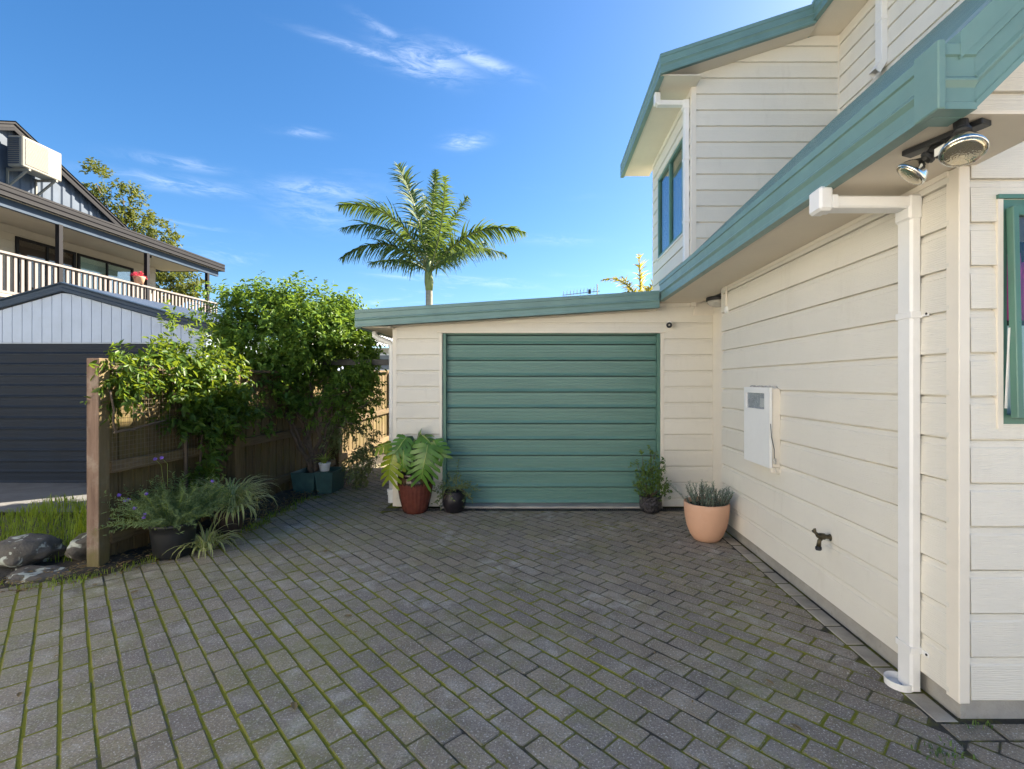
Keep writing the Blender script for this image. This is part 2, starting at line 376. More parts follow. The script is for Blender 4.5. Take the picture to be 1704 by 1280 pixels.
def clip_poly(P, co, no):
    out = []
    for i in range(len(P)):
        a, b = P[i], P[(i + 1) % len(P)]
        da = (a[0] - co[0]) * no[0] + (a[1] - co[1]) * no[1]; db = (b[0] - co[0]) * no[0] + (b[1] - co[1]) * no[1]
        if da <= 0: out.append(a)
        if (da < 0 < db) or (db < 0 < da):
            k = da / (da - db); out.append((a[0] + (b[0] - a[0]) * k, a[1] + (b[1] - a[1]) * k))
    return out
def clip_rect(P, x0, x1, y0, y1):
    for co, no in (((x0, 0), (-1, 0)), ((x1, 0), (1, 0)), ((0, y0), (0, -1)), ((0, y1), (0, 1))):
        P = clip_poly(P, co, no)
        if len(P) < 3: return []
    return P
def area(P): return .5 * abs(sum(P[i][0] * P[(i + 1) % len(P)][1] - P[(i + 1) % len(P)][0] * P[i][1] for i in range(len(P))))
def inset(P, d):
    if sum(P[i][0] * P[(i + 1) % len(P)][1] - P[(i + 1) % len(P)][0] * P[i][1] for i in range(len(P))) < 0: P = P[::-1]
    out = []; n = len(P)
    for i in range(n):
        p0, p1, p2 = Vector(P[i - 1]), Vector(P[i]), Vector(P[(i + 1) % n])
        e1 = (p1 - p0); e2 = (p2 - p1)
        if e1.length < 1e-6 or e2.length < 1e-6: out.append(tuple(p1)); continue
        n1 = Vector((-e1.y, e1.x)).normalized(); n2 = Vector((-e2.y, e2.x)).normalized()
        b = n1 + n2; L = b.dot(n1)
        out.append(tuple(p1 + b * (d / max(L, .35))))
    return out
def brick_mb(mb, P, dz=0.0, tilt=(0, 0)):
    c = (sum(p[0] for p in P) / len(P), sum(p[1] for p in P) / len(P))
    if sum(P[i][0] * P[(i + 1) % len(P)][1] - P[(i + 1) % len(P)][0] * P[i][1] for i in range(len(P))) < 0: P = P[::-1]
    Q = inset(P, .0055); n = len(P)
    zf = lambda p, z: z + dz + (p[0] - c[0]) * tilt[0] + (p[1] - c[1]) * tilt[1]
    V = [(p[0], p[1], -.05) for p in P] + [(p[0], p[1], zf(p, -.0034)) for p in P] + [(p[0], p[1], zf(p, 0)) for p in Q]
    F = [(i, (i + 1) % n, n + (i + 1) % n, n + i) for i in range(n)] + [(n + i, n + (i + 1) % n, 2 * n + (i + 1) % n, 2 * n + i) for i in range(n)] + [tuple(range(2 * n, 3 * n))]
    return mb.add(V, F)
CP, LP = .1135, .2300           # course pitch, length pitch
ca = Vector((.697, -.717)); cb = Vector((.717, .697))      # along the courses, across them
bricks = []                     # (polygon, full?, centre)
rb = random.Random(5)
for i in range(-80, 110):
    for j in range(-60, 60):
        off = (.5 if i % 2 else 0) * LP + .014 * math.sin(i * 2.7)
        c0 = cb * (i * CP) + ca * (j * LP + off) + Vector((-.6, 3.6))
        if not (-4.7 < c0.x < 4.4 and .9 < c0.y < 10.9): continue
        hl = LP / 2 - rb.uniform(.0015, .0034); hw = CP / 2 - rb.uniform(.0022, .0040); cj = lambda: rb.uniform(-.0016, .0016)
        rt = rb.uniform(-.012, .012)
        P = []
        for (a, b, e_) in ((-1, -1, 1), (-1, -1, 0), (1, -1, 0), (1, -1, 1), (1, 1, 1), (1, 1, 0), (-1, 1, 0), (-1, 1, 1)):
            cc = rb.choice((.004, .006, .008, .013))
            p = c0 + ca * (a * (hl - (cc if not e_ else 0)) + b * hw * rt + cj()) + cb * (b * (hw - (cc if e_ else 0)) - a * hl * rt + cj()); P.append((p.x, p.y))
        if c0.x > 1.72: Q = clip_rect(P, 1.735, 4.3, .8, 2.045)
        elif c0.y > 5.62: Q = clip_rect(P, -4.6, -1.86, .8, 10.8) if c0.x < -1.8 else clip_rect(P, -1.86, 1.735, .8, 5.695)
        else: Q = clip_rect(P, -4.6, 1.735 if c0.y > 2.0 else 1.9, .8, 5.695)
        if len(Q) < 3 or area(Q) < .0003: continue
        bricks.append((Q, c0))
# border courses along the house
y = 2.16
while y < 4.95:
    L = rb.uniform(.205, .215); bricks.append(([(1.743, y + .004), (1.842, y + .004), (1.842, y + L - .004), (1.743, y + L - .004)], Vector((1.79, y + .1)))); y += L + .004
x = 1.745
while x < 4.2:
    L = rb.uniform(.205, .215); bricks.append(([(x + .004, 2.053), (x + L - .004, 2.053), (x + L - .004, 2.152), (x + .004, 2.152)], Vector((x + .1, 2.1)))); x += L + .004
def seen(c):
    if c.y < 1.84: return False
    u = 902 + F_PX * c.x / c.y
    if not -20 < u < 1724: return False
    if c.x > 1.85 and c.y > 2.17: return False
    if c.x < -3.25 and c.y > 3.9: return False
    return True
order = sorted([b for b in bricks if seen(b[1])], key=lambda b: -area(b[0]) / b[1].y ** 3)
first = set(id(b) for b in order[:284]) | set(id(b) for b in bricks if abs(b[1].x - 1.79) < 1e-3 and b[1].y > 2.2)
rest = MB(); rk = random.Random(9)
for b in bricks:
    dz = rk.uniform(-.0012, .0018); tl = (rk.uniform(-.010, .010), rk.uniform(-.010, .010))
    if id(b) in first:
        brick_mb(MB(), b[0], dz, tl).build('brick', M['brick_pale'] if abs(b[1].x - 1.79) < 1e-3 and b[1].y > 2.2 else M['brick'], drive)
    else: brick_mb(rest, b[0], dz, tl)
o = rest.build('brick_field', M['brick'], drive); o['kind'] = 'stuff'

# ------------------------------------------------------------------ weatherboards
PITCH = .1907
def planks(parent, a, b, n, z0, courses, mat, clip=None, gaps=None, name='plank', zmin=None, zmax=None):
    """courses of lapped board between 2D points a and b, facing n; gaps = (t0,t1,zlo,zhi) openings along a->b"""
    a = Vector((*a, 0)); b = Vector((*b, 0)); n = Vector((*n, 0)); d = (b - a); L = d.length; d.normalize()
    for k in range(courses):
        zb = z0 + k * PITCH
        pieces = [(0, L, None)]
        for (t0, t1, zl, zh) in (gaps or []):
            if zb + PITCH > zl + .004 and zb < zh - .004:
                new = []
                for (p, q, zc) in pieces:
                    if q <= t0 or p >= t1: new.append((p, q, zc)); continue
                    if p < t0: new.append((p, t0, zc))
                    if q > t1: new.append((t1, q, zc))
                    if zb < zl - .02: new.append((max(p, t0), min(q, t1), ('lo', zl)))
                    if zb + PITCH > zh + .02: new.append((max(p, t0), min(q, t1), ('hi', zh)))
                pieces = new
        for (p, q, zc) in pieces:
            if q - p < .01: continue
            prof = [(0, .0), (.0235, 0), (.0248, .003), (.0190, .150), (.0150, .155), (.0142, .174), (.0110, .1815), (.0012, .1825), (.0012, PITCH + .012), (0, PITCH + .012)]
            off = [n * o + Vector((0, 0, h)) for o, h in prof]
            cl = list(clip or [])
            if zc and zc[0] == 'lo': cl.append(((0, 0, zc[1]), (0, 0, 1)))
            if zc and zc[0] == 'hi': cl.append(((0, 0, zc[1]), (0, 0, -1)))
            if zmin is not None and zb < zmin: cl.append(((0, 0, zmin), (0, 0, -1)))
            if zmax is not None and zb + PITCH + .012 > zmax: cl.append(((0, 0, zmax), (0, 0, 1)))
            m = MB().prism(off, a + d * p + Vector((0, 0, zb)), a + d * q + Vector((0, 0, zb)))
            ob = m.build(name, mat, parent, clip=cl, fix=True)
            if len(ob.data.vertices) == 0: bpy.data.objects.remove(ob)

# ------------------------------------------------------------------ the cream house
house = thing('house', (3.2, 4.5, 0), 'two storey cream weatherboard house with teal gutters and roof', 'house')
XW, YN, YF, ZS = 1.85, 2.168, 4.99, 2.45
w = MB()
w.box(1.852, 6.8, 2.85, 4.97, .1, 2.44).box(1.852, 2.014, 2.17, 2.849, .1, 2.44).box(3.161, 6.8, 2.17, 2.849, .1, 2.44).box(2.0145, 3.1605, 2.17, 2.849, .1, 1.315).box(2.0145, 3.1605, 2.17, 2.849, 2.301, 2.44); w.box(2.05, 6.8, 4.97, 5.9, .1, 2.44)
wall = w.build('wall', M['trim'], house)
planks(wall, (XW, YF), (XW, YN + .03), (-1, 0), .106, 13, M['cream_y'], zmax=2.449)
WIN = (2.015, 3.16, 1.316, 2.30)
RAKE = lambda x: 2.462 + .985 * (x - 1.50)        # underside of the sloping barge
planks(wall, (XW + .03, YN), (4.3, YN), (0, -1), .106, 24, M['cream_x'], gaps=[(WIN[0] - XW - .03, WIN[1] - XW - .03, WIN[2], WIN[3])],
       clip=[((1.5, 0, 2.475), (-.985, 0, 1))])
MB().box(1.868, 6.8, 2.186, 4.96, -.05, .125).box(2.06, 6.8, 4.96, 5.9, -.05, .12).build('foundation', M['concrete'], house)
cpz = MB().box(1.826, 1.875, 2.144, 2.215, .09, 2.447).build('corner_post', M['trim'], house, bevel=.003)
MB().box(1.832, 1.868, 4.965, 5.008, .09, 2.447).build('corner_post', M['trim'], house)
# soffit
s = MB().box(1.41, 1.90, 1.735, 5.895, ZS, ZS + .012)
MB.add(s, [(1.49, 1.735, 2.452), (4.6, 1.735, 2.452 + .985 * 3.11), (4.6, 2.19, 2.452 + .985 * 3.11), (1.49, 2.19, 2.452)], [(0, 1, 2, 3)])
soff = s.build('soffit', M['soffit'], house)
MB().box(1.82, 1.846, 2.2, 4.96, 2.424, 2.449).build('cornice', M['trim'], house)
# gutter and barge profiles: (outward, up)
GP = [(0, .232), (.048, .232), (.056, .226), (.057, .188), (.049, .183), (.049, .118), (.062, .104), (.062, .097), (.049, .078), (.049, .030), (.056, .024), (.057, .0), (0, 0)]
def gutter(name, parent, p0, p1, out, up=(0, 0, 1), k=1.0, mat=None, ko=1.0):
    out = Vector(out); up = Vector(up)
    return MB().prism([out * o * ko + up * h * k for o, h in GP], p0, p1).build(name, mat or M['teal'], parent, fix=True)
gutter('gutter', house, (1.422, 1.76, 2.440), (1.422, 5.72, 2.440), (-1, 0, 0))
gutter('gutter_return', house, (1.38, 1.742, 2.440), (1.497, 1.742, 2.440), (0, -1, 0))
MB().box(1.3565, 1.384, 1.6765, 1.79, 2.437, 2.676).build('gutter_corner', M['teal'], house, bevel=.004)
MB().box(1.384, 1.49, 1.74, 1.80, 2.4385, 2.66).build('gutter_corner', M['teal'], house)
d45 = Vector((1, 0, .985)).normalized(); n45 = Vector((-.985, 0, 1)).normalized()
gutter('barge', house, Vector((1.496, 1.742, 2.445)), Vector((1.496, 1.742, 2.445)) + d45 * 3.6, (0, -1, 0), Vector((0, 0, 1)), 1.0)
MB().prism([Vector((0, y_, z_)) for y_, z_ in ((1.684, .224), (1.684, .318), (1.83, .318), (1.83, .29), (1.73, .224))], Vector((1.44, 0, 2.39)), Vector((1.44, 0, 2.39)) + Vector((1, 0, .985)) * 2.6).build('barge_capping', M['teal'], house, fix=True)
# steep ribbed roof from the gutter up to the upper wall
def ribbed(name, parent, o, du, dv, lu, lv, pitch, amp, mat, flat=.5):
    """o corner; ribs repeat along du (length lu), run along dv (length lv)"""
    o = Vector(o); du = Vector(du).normalized(); dv = Vector(dv).normalized(); nn = du.cross(dv).normalized()
    if nn.z < 0: nn = -nn
    V = []; xs = []; t = 0
    while t < lu:
        for (f, h) in ((0, 0), (flat, 0), (flat + .12, 1), (.88, 1)):
            if t + f * pitch <= lu: xs.append((t + f * pitch, h * amp))
        t += pitch
    for (x, h) in xs:
        V += [o + du * x + nn * h, o + du * x + nn * h + dv * lv]
    F = [(2 * i, 2 * i + 2, 2 * i + 3, 2 * i + 1) for i in range(len(xs) - 1)]
    return MB().add(V, F).build(name, mat, parent)
ribbed('roof', house, (1.415, 1.70, 2.648), (0, 1, 0), (1, 0, .955), 4.20, 3.05, .076, .016, M['teal'], .42)
# upper storey
u = MB(); u.box(3.57, 7.2, 2.3, 5.87, 2.6, 5.62); u.box(2.35, 7.2, 5.87, 7.86, 2.3, 5.05).box(1.82, 2.349, 5.87, 6.189, 2.3, 5.05).box(1.82, 2.349, 7.521, 7.86, 2.3, 5.05).box(1.82, 2.349, 6.1895, 7.5205, 2.3, 3.379).box(1.82, 2.349, 6.1895, 7.5205, 4.601, 5.05)
u.add([(1.82, 5.87, 5.0), (7.2, 5.87, 5.0), (7.2, 5.87, 5.6), (3.4, 5.87, 5.6), (1.82, 5.87, 5.12)], [(0, 1, 2, 3, 4)])
upw = u.build('wall', M['trim'], house)
SL = .328
planks(upw, (1.83, 5.85), (3.548, 5.85), (0, -1), 2.645, 16, M['cream_x'], clip=[((1.8, 0, 5.15), (-SL, 0, 1))], zmax=5.625)
planks(upw, (1.80, 7.86), (1.80, 5.87), (-1, 0), 2.454, 14, M['cream_y'], gaps=[(7.86 - 7.52, 7.86 - 6.19, 3.38, 4.60)], zmax=5.01)
planks(upw, (3.55, 5.85), (3.55, 2.3), (-1, 0), 4.17, 8, M['cream_y'], zmax=5.625)
MB().box(1.778, 1.835, 5.826, 5.885, 2.4, 5.15).build('corner_post', M['trim'], house)
MB().box(1.778, 1.83, 7.84, 7.885, 2.4, 5.01).build('corner_post', M['trim'], house)
MB().box(3.522, 3.55, 5.818, 5.848, 4.4, 5.625).build('corner_post', M['trim'], house)
s = MB().box(1.38, 1.83, 5.61, 8.36, 5.012, 5.024).box(3.12, 3.60, 2.0, 5.86, 5.63, 5.642)
s.add([(1.36, 5.61, 5.008), (3.16, 5.61, 5.008 + SL * 1.8), (3.16, 5.88, 5.008 + SL * 1.8), (1.36, 5.88, 5.008)], [(0, 1, 2, 3)])
s.build('soffit', M['soffit'], house)
gutter('gutter', house, (1.40, 5.62, 5.00), (1.40, 8.40, 5.00), (-1, 0, 0))
gutter('gutter', house, (3.14, 1.9, 5.615), (3.14, 5.60, 5.615), (-1, 0, 0))
dr = Vector((1, 0, SL)).normalized()
gutter('barge', house, Vector((1.345, 5.62, 5.005)), Vector((3.12, 5.62, 5.005 + SL * 1.775)), (0, -1, 0), k=1.0)
gutter('barge', house, Vector((3.10, 8.36, 5.005 + SL * 1.755)), Vector((1.345, 8.36, 5.005)), (0, 1, 0), k=1.0)
zr = lambda x: 5.245 + SL * (x - 1.36)
r = MB()
def slab(x0, x1, y0, y1):
    r.add([(x0, y0, zr(x0)), (x1, y0, zr(x1)), (x1, y1, zr(x1)), (x0, y1, zr(x0)), (x0, y0, zr(x0) - .02), (x1, y0, zr(x1) - .02), (x1, y1, zr(x1) - .02), (x0, y1, zr(x0) - .02)],
          [(0, 1, 2, 3), (7, 6, 5, 4), (0, 4, 5, 1), (1, 5, 6, 2), (2, 6, 7, 3), (3, 7, 4, 0)])
slab(1.36, 3.10, 5.58, 8.40); slab(3.10, 5.4, 1.8, 8.40)
r.add([(5.4, 1.8, zr(5.4)), (9.4, 1.8, 5.2), (9.4, 8.4, 5.2), (5.4, 8.4, zr(5.4))], [(0, 1, 2, 3)])
r.build('roof', M['teal'], house)

# windows
def window(parent, axis, c0, c1, z0, z1, plane, out, fw=.045):
    """axis 'y': pane in plane x=plane, along y c0..c1; axis 'x': plane y"""
    def B(m, a0, a1, d0, d1, zz0, zz1):
        lo, hi = sorted((plane + out * d0, plane + out * d1))
        return m.box(lo, hi, a0, a1, zz0, zz1) if axis == 'y' else m.box(a0, a1, lo, hi, zz0, zz1)
    f = MB()
    for (a0, a1, b0, b1) in ((c0, c0 + fw, z0, z1), (c1 - fw, c1, z0, z1), (c0 + fw, c1 - fw, z1 - .04, z1), (c0 + fw, c1 - fw, z0, z0 + .04)):
        B(f, a0, a1, -.05, .022, b0, b1)
    return f, B
f, B = window(house, 'y', 6.19, 7.52, 3.38, 4.60, 1.80, -1)
B(f, 6.83, 6.88, -.05, .02, 3.425, 4.555)
uw = f.build('window', M['teal_frame'], house)
for (a, b) in ((6.235, 6.83), (6.88, 7.475)):
    m = MB(); B(m, a, b, -.012, -.006, 3.425, 4.555); m.build('pane', M['glass_lit'], uw)
m = MB(); B(m, 6.2, 7.5, -.54, -.50, 3.39, 4.59); m.build('room_wall', M['room'], uw); m = MB(); B(m, 6.24, 6.75, -.10, -.08, 3.42, 4.56); m.build('curtain', simple('net_curtain', (.55, .57, .56), .8, .1, 8, .4, 30), uw)
m = MB(); B(m, 6.17, 7.54, .0, .034, 3.352, 3.378); m.build('sill', M['trim'], uw); m = MB(); B(m, 6.17, 7.54, .0, .032, 4.602, 4.63); m.build('head_trim', M['trim'], uw)

f, B = window(house, 'x', WIN[0], WIN[1], WIN[2], WIN[3], YN, -1, .022)
nw = f.build('window', M['teal_frame'], house)
m = MB(); B(m, WIN[0] - .024, WIN[0] - .001, -.01, .030, WIN[2] - .02, WIN[3]); m.build('side_trim', M['trim'], nw); m = MB(); B(m, WIN[0] - .024, WIN[1] + .03, -.01, .034, WIN[3] + .002, WIN[3] + .02); m.build('head_trim', M['teal_frame'], nw)
# awning sash hinged at the top, bottom pushed out
a = R(1.4); hz = WIN[3] - .04
def sashp(x, d, o): return Vector((x, YN - .026 - math.sin(a) * d - math.cos(a) * o, hz - math.cos(a) * d + math.sin(a) * o * 0 - math.sin(a) * o))
m = MB()
def sbar(m, x0, x1, d0, d1, o0=0, o1=.035):
    V = [sashp(x, d, o) for o in (o0, o1) for d in (d0, d1) for x in (x0, x1)]
    return m.add(V, [(0, 2, 3, 1), (4, 5, 7, 6), (0, 1, 5, 4), (2, 6, 7, 3), (0, 4, 6, 2), (1, 3, 7, 5)])
SX0, SX1, SD = WIN[0] + .012, WIN[1] - .012, WIN[3] - WIN[2] - .07
sbar(m, SX0, SX0 + .024, 0, SD); sbar(m, SX1 - .024, SX1, 0, SD); sbar(m, SX0 + .024, SX1 - .024, 0, .04); sbar(m, SX0 + .024, SX1 - .024, SD - .04, SD)
m.build('sash', M['teal_frame'], nw, bevel=.003)
m = MB(); sbar(m, SX0 + .024, SX1 - .024, .04, SD - .04, .012, .016); m.build('pane', M['glass'], nw)
m = MB(); m.box(WIN[0] + .024, WIN[1] - .024, YN + .052, YN + .058, WIN[2] + .041, WIN[2] + .44); m.build('obscure_panel', M['frost'], nw)
m = MB(); m.box(WIN[0] + .002, WIN[1] - .002, YN + .62, YN + .66, WIN[2] + .002, WIN[3] - .002); m.build('room_wall', M['room'], nw); m = MB().box(WIN[0] + .002, WIN[0] + .012, YN + .06, YN + .61, WIN[2] + .002, WIN[3] - .002); m.build('reveal_lining', M['room'], nw)
m = MB()
for k in range(9):
    x = WIN[0] + .05 + k * .05; m.tube([(x, YN + .095, WIN[2] + .47), (x + .01, YN + .092, WIN[2] + .7), (x + .006, YN + .094, WIN[3] - .25 + .02 * (k % 3))], .028, 8)
m.build('curtain', M['magenta'], nw, smooth=True)
MB().bar((WIN[0] + .010, YN - .030, WIN[2] + .07), (WIN[0] + .012, YN - .045, WIN[2] + .42), .006, .008).build('stay_arm', M['white'], nw)

# ------------------------------------------------------------------ garage
garage = thing('garage', (.0, 7.6, 0), 'single storey cream garage with low teal lean-to roof', 'garage')
YG = 5.9
w = MB().box(-1.76, -1.20, YG + .002, 9.3, 0, 2.12).box(1.43, 2.1, YG + .002, 9.3, 0, 2.44).box(-1.20, 1.43, YG + .002, 9.3, 2.10, 2.14).box(-1.2, 1.43, 9.2, 9.3, 0, 2.1)
w.add([(-1.76, YG + .002, 2.12), (2.1, YG + .002, 2.12), (2.1, YG + .002, 2.46), (1.3, YG + .002, 2.42), (-1.76, YG + .002, 2.20)], [(0, 1, 2, 3, 4)])
gw = w.build('wall', M['trim'], garage)
DX0, DX1, DZ1 = -1.187, 1.412, 2.086
planks(gw, (-1.75, YG), (2.09, YG), (0, -1), -.0757, 14, M['cream_x'], gaps=[(DX0 - .045 + 1.75, DX1 + .045 + 1.75, -1, DZ1 + .02)], zmin=.012,
       clip=[((-2.16, 0, 2.26), (-.0636, 0, 1))], zmax=2.449)
planks(gw, (-1.765, 9.3), (-1.765, 5.93), (-1, 0), -.0757, 12, M['cream_y'], zmin=.012, zmax=2.15)
MB().box(-1.792, -1.745, 5.876, 5.93, .01, 2.2).build('corner_post', M['trim'], garage)
dt = MB().box(DX0 - .045, DX0 - .012, YG - .026, YG + .07, .012, DZ1).box(DX1 + .012, DX1 + .05, YG - .026, YG + .07, .012, DZ1).box(DX0 - .075, DX1 + .075, YG - .032, YG + .04, DZ1 + .003, DZ1 + .022)
dt.build('door_trim', M['trim'], garage, bevel=.003)
fr = MB().box(DX0 - .011, DX0 + .028, YG + .0, YG + .09, .02, DZ1).box(DX1 - .028, DX1 + .011, YG + .0, YG + .09, .02, DZ1).box(DX0 + .03, DX1 - .03, YG + .03, YG + .1, DZ1 - .012, DZ1 + .002)
gd = fr.build('garage_door', M['teal_frame'], garage)
zb = .034; nP = 11; edges = [zb] + [zb + .195 + .1925 * k for k in range(10)] + [DZ1 - .012]
for k in range(11):
    b, t = edges[k], edges[k + 1]; h = t - b
    prof = [(0, b + .001), (.030, b + .001), (.031, b + .006), (.029, b + .012), (.013, b + .038), (.013, b + .052)]
    zz = b + .055
    while zz + .034 < t - .006:
        prof += [(.013, zz), (.0165, zz + .004), (.0165, zz + .018), (.013, zz + .022)]; zz += .036
    prof = [p for p in prof if p[1] < t - .013] + [(.013, t - .011), (-.003, t - .010), (-.003, t)]; prof[0] = (-.003, b + .001)
    MB().prism([Vector((0, -o, z)) for o, z in prof], (DX0 + .029, YG + .075, 0), (DX1 - .029, YG + .075, 0)).build('panel', M['teal_door'], gd, fix=True)
MB().box(DX0 + .029, DX1 - .029, YG + .08, YG + .11, .03, DZ1 - .01).build('door_backing', M['teal_door'], gd)
MB().box(.82, .90, YG + .035, YG + .046, .10, .115)
gs = (2.54 - 2.318) / (1.324 + 2.16)
gutter('fascia', garage, (-2.16, 5.70, 2.135), (1.355, 5.70, 2.135 + gs * 3.515), (0, -1, 0), k=.86)
gutter('gutter', garage, (-2.11, 5.70, 2.128), (-2.11, 9.45, 2.128), (-1, 0, 0), k=.86)
s = MB().box(-2.10, -1.76, 5.70, 9.4, 2.136, 2.145)
s.add([(-1.8, 5.69, 2.15), (1.36, 5.69, 2.352), (1.36, 5.91, 2.352), (-1.8, 5.91, 2.15)], [(0, 1, 2, 3)])
s.build('soffit', M['soffit'], garage)
ro = MB(); zg = lambda x: 2.305 + gs * (x + 2.16)
ro.add([(-2.15, 5.66, zg(-2.15)), (2.2, 5.66, zg(2.2)), (2.2, 9.45, zg(2.2)), (-2.15, 9.45, zg(-2.15))] , [(0, 1, 2, 3)])
ro.build('roof', M['teal'], garage)
MB().box(DX0 - .02, DX1 + .02, 5.80, 6.05, -.02, .026).build('threshold', M['concrete'], garage, bevel=.006)

# drain
dn = MB().box(-1.93, 1.74, 5.702, 5.716, -.03, .004).box(-1.93, 1.74, 5.786, 5.80, -.03, .004).box(-1.93, 1.74, 5.70, 5.8, -.05, -.032)
x = -1.92
while x < 1.73: dn.box(x, x + .010, 5.716, 5.786, -.012, .003); x += .024
tag(dn.build('drain_grate', M['black']), 'long black slotted drain grate in front of the green garage door', 'drain')

# ------------------------------------------------------------------ pipes and fixtures on the walls
def bx(parent, name, x0, x1, y0, y1, z0, z1, mat, bev=.004):
    return MB().box(x0, x1, y0, y1, z0, z1).build(name, mat, parent, bevel=bev)
dp = thing('downpipe', (1.82, 2.44, 0), 'tall square white downpipe beside the near corner of the house', 'downpipe')
m = MB(); sec = [(-.0, .012), (.0, .088), (-.010, .1), (-.043, .1), (-.053, .088), (-.053, .012), (-.043, 0), (-.010, 0)]
m.prism([Vector((a, b, 0)) for a, b in sec], (1.832, 2.36, .008), (1.832, 2.36, 2.36)); m.build('pipe', M['pvc'], dp, fix=True)
bx(dp, 'pipe_offset', 1.40, 1.80, 2.362, 2.458, 2.344, 2.402, M['pvc'], .008)
bx(dp, 'outlet', 1.338, 1.405, 2.356, 2.464, 2.330, 2.447, M['pvc'], .012)
bx(dp, 'pipe_collar', 1.398, 1.43, 2.358, 2.462, 2.340, 2.406, M['pvc'], .004)
bx(dp, 'elbow', 1.770, 1.836, 2.356, 2.464, 2.286, 2.407, M['pvc'], .010)
for z in (1.825, .205):
    b = MB().box(1.776, 1.834, 2.357, 2.463, z - .016, z + .016); b.box(1.826, 1.8335, 2.315, 2.358, z - .011, z + .011)
    b = b.build('bracket', M['pvc'], dp, bevel=.002)
    MB().lathe([(.006, 0), (.006, .003), (0, .003)], (1.826, 2.326, z), 8, (-1, 0, 0)).build('screw', M['black'], b)
MB().lathe([(.062, 0), (.064, .034), (.0605, .034), (.058, .003), (0, .003)], (1.768, 2.425, .0), 28).build('base_ring', M['pvc'], dp, smooth=False)

dp = thing('downpipe', (1.76, 5.98, 2.5), 'white downpipe on the corner of the upper storey below the left gutter', 'downpipe')
bx(dp, 'pipe', 1.715, 1.775, 5.90, 5.98, 2.95, 4.86, M['pvc'], .006)
bx(dp, 'pipe_offset', 1.39, 1.74, 5.902, 5.978, 4.845, 4.905, M['pvc'], .006)
bx(dp, 'outlet', 1.36, 1.43, 5.898, 5.982, 4.86, 5.0, M['pvc'], .008)
bx(dp, 'elbow', 1.70, 1.778, 5.896, 5.984, 4.80, 4.91, M['pvc'], .008)
for z in (4.2, 3.45): bx(dp, 'bracket', 1.710, 1.781, 5.894, 5.986, z - .015, z + .015, M['pvc'], .002)
dp = thing('downpipe', (3.50, 5.0, 4.6), 'short white downpipe on the upper wall ending above the steep roof', 'downpipe')
bx(dp, 'pipe', 3.465, 3.532, 5.00, 5.10, 4.78, 5.63, M['pvc'], .006)
bx(dp, 'bracket', 3.46, 3.534, 4.996, 5.104, 5.21, 5.24, M['pvc'], .002)
MB().add([(3.463, 4.998, 4.80), (3.534, 4.998, 4.80), (3.534, 5.102, 4.80), (3.463, 5.102, 4.80), (3.40, 4.998, 4.70), (3.45, 4.998, 4.655), (3.45, 5.102, 4.655), (3.40, 5.102, 4.70)],
         [(0, 4, 5, 1), (1, 5, 6, 2), (2, 6, 7, 3), (3, 7, 4, 0)]).build('shoe', M['pvc'], dp)
dp = thing('downpipe', (-1.84, 6.0, 0), 'round white downpipe at the left corner of the garage', 'downpipe')
MB().tube([(-2.05, 6.0, 2.12), (-2.05, 6.0, 2.07), (-1.98, 6.0, 2.02), (-1.87, 6.0, 1.985), (-1.84, 6.0, 1.95), (-1.84, 6.0, 1.2), (-1.84, 6.0, .2)], .034, 14).build('pipe', M['pvc'], dp, smooth=True)
MB().lathe([(.046, 0), (.046, .09), (.052, .095), (.052, .13), (.058, .135), (.058, .16), (.04, .165), (.036, .165)], (-1.84, 6.0, .03), 20).build('collar', M['pvc'], dp)
MB().lathe([(.04, 0), (.04, .03), (.036, .03)], (-1.84, 6.0, 1.86), 16).build('bracket', M['pvc'], dp)

mb_ = thing('meter_box', (1.80, 4.0, .84), 'white wall mounted meter box with small window on the side wall', 'meter box')
bx(mb_, 'case', 1.768, 1.834, 3.765, 4.22, .842, 1.452, M['trim'], .006)
dm = MB(); X0, X1 = 1.744, 1.766
Y0, Y1, Z0, Z1, wy0, wy1, wz0, wz1 = 3.758, 4.228, .838, 1.458, 3.845, 4.195, 1.285, 1.412
dm.box(X0, X1, Y0, Y1, Z0, wz0).box(X0, X1, Y0, Y1, wz1, Z1).box(X0, X1, Y0, wy0, wz0, wz1).box(X0, X1, wy1, Y1, wz0, wz1)
md = dm.build('door', M['white'], mb_)
MB().box(1.752, 1.755, wy0, wy1, wz0, wz1).build('pane', glass('clear_plastic', (.97, .97, .98), .02, .04), md)
MB().box(1.762, 1.767, wy0, wy1, wz0, wz1).build('meter_panel', simple('meter_grey', (.48, .50, .54), .5, .3, 20), md)
MB().box(1.757, 1.762, 3.86, 3.95, 1.30, 1.37).build('meter_dial', M['white'], md)
bx(mb_, 'hinge', 1.76, 1.832, 3.77, 3.80, .80, .84, M['trim'], .004)
cap = MB()
for k in range(7):
    y = 3.80 + k * .065; cap.lathe([(.026, -.01), (.024, .008), (.014, .018), (0, .02)], (1.80 - .012 * (k % 2), y, 1.452), 8)
cap.build('sealant', simple('old_sealant', (.42, .41, .39), .8, .4, 30), mb_, smooth=True)
MB().tube([(1.752, 3.755, 1.18), (1.758, 3.752, 1.08), (1.778, 3.75, .985), (1.780, 3.75, .90)], .0028, 6).build('latch_chain', M['darkgrey'], mb_)
MB().box(1.770, 1.79, 3.738, 3.752, .872, .915).build('padlock', simple('steel', (.5, .5, .5), .3, .1, 20, metal=.9), mb_, bevel=.003)
MB().tube([(1.79, 3.765, .84), (1.80, 3.763, .80), (1.82, 3.764, .795), (1.834, 3.77, .82), (1.836, 3.78, .85)], .005, 6).build('cable', M['trim'], mb_, smooth=True)

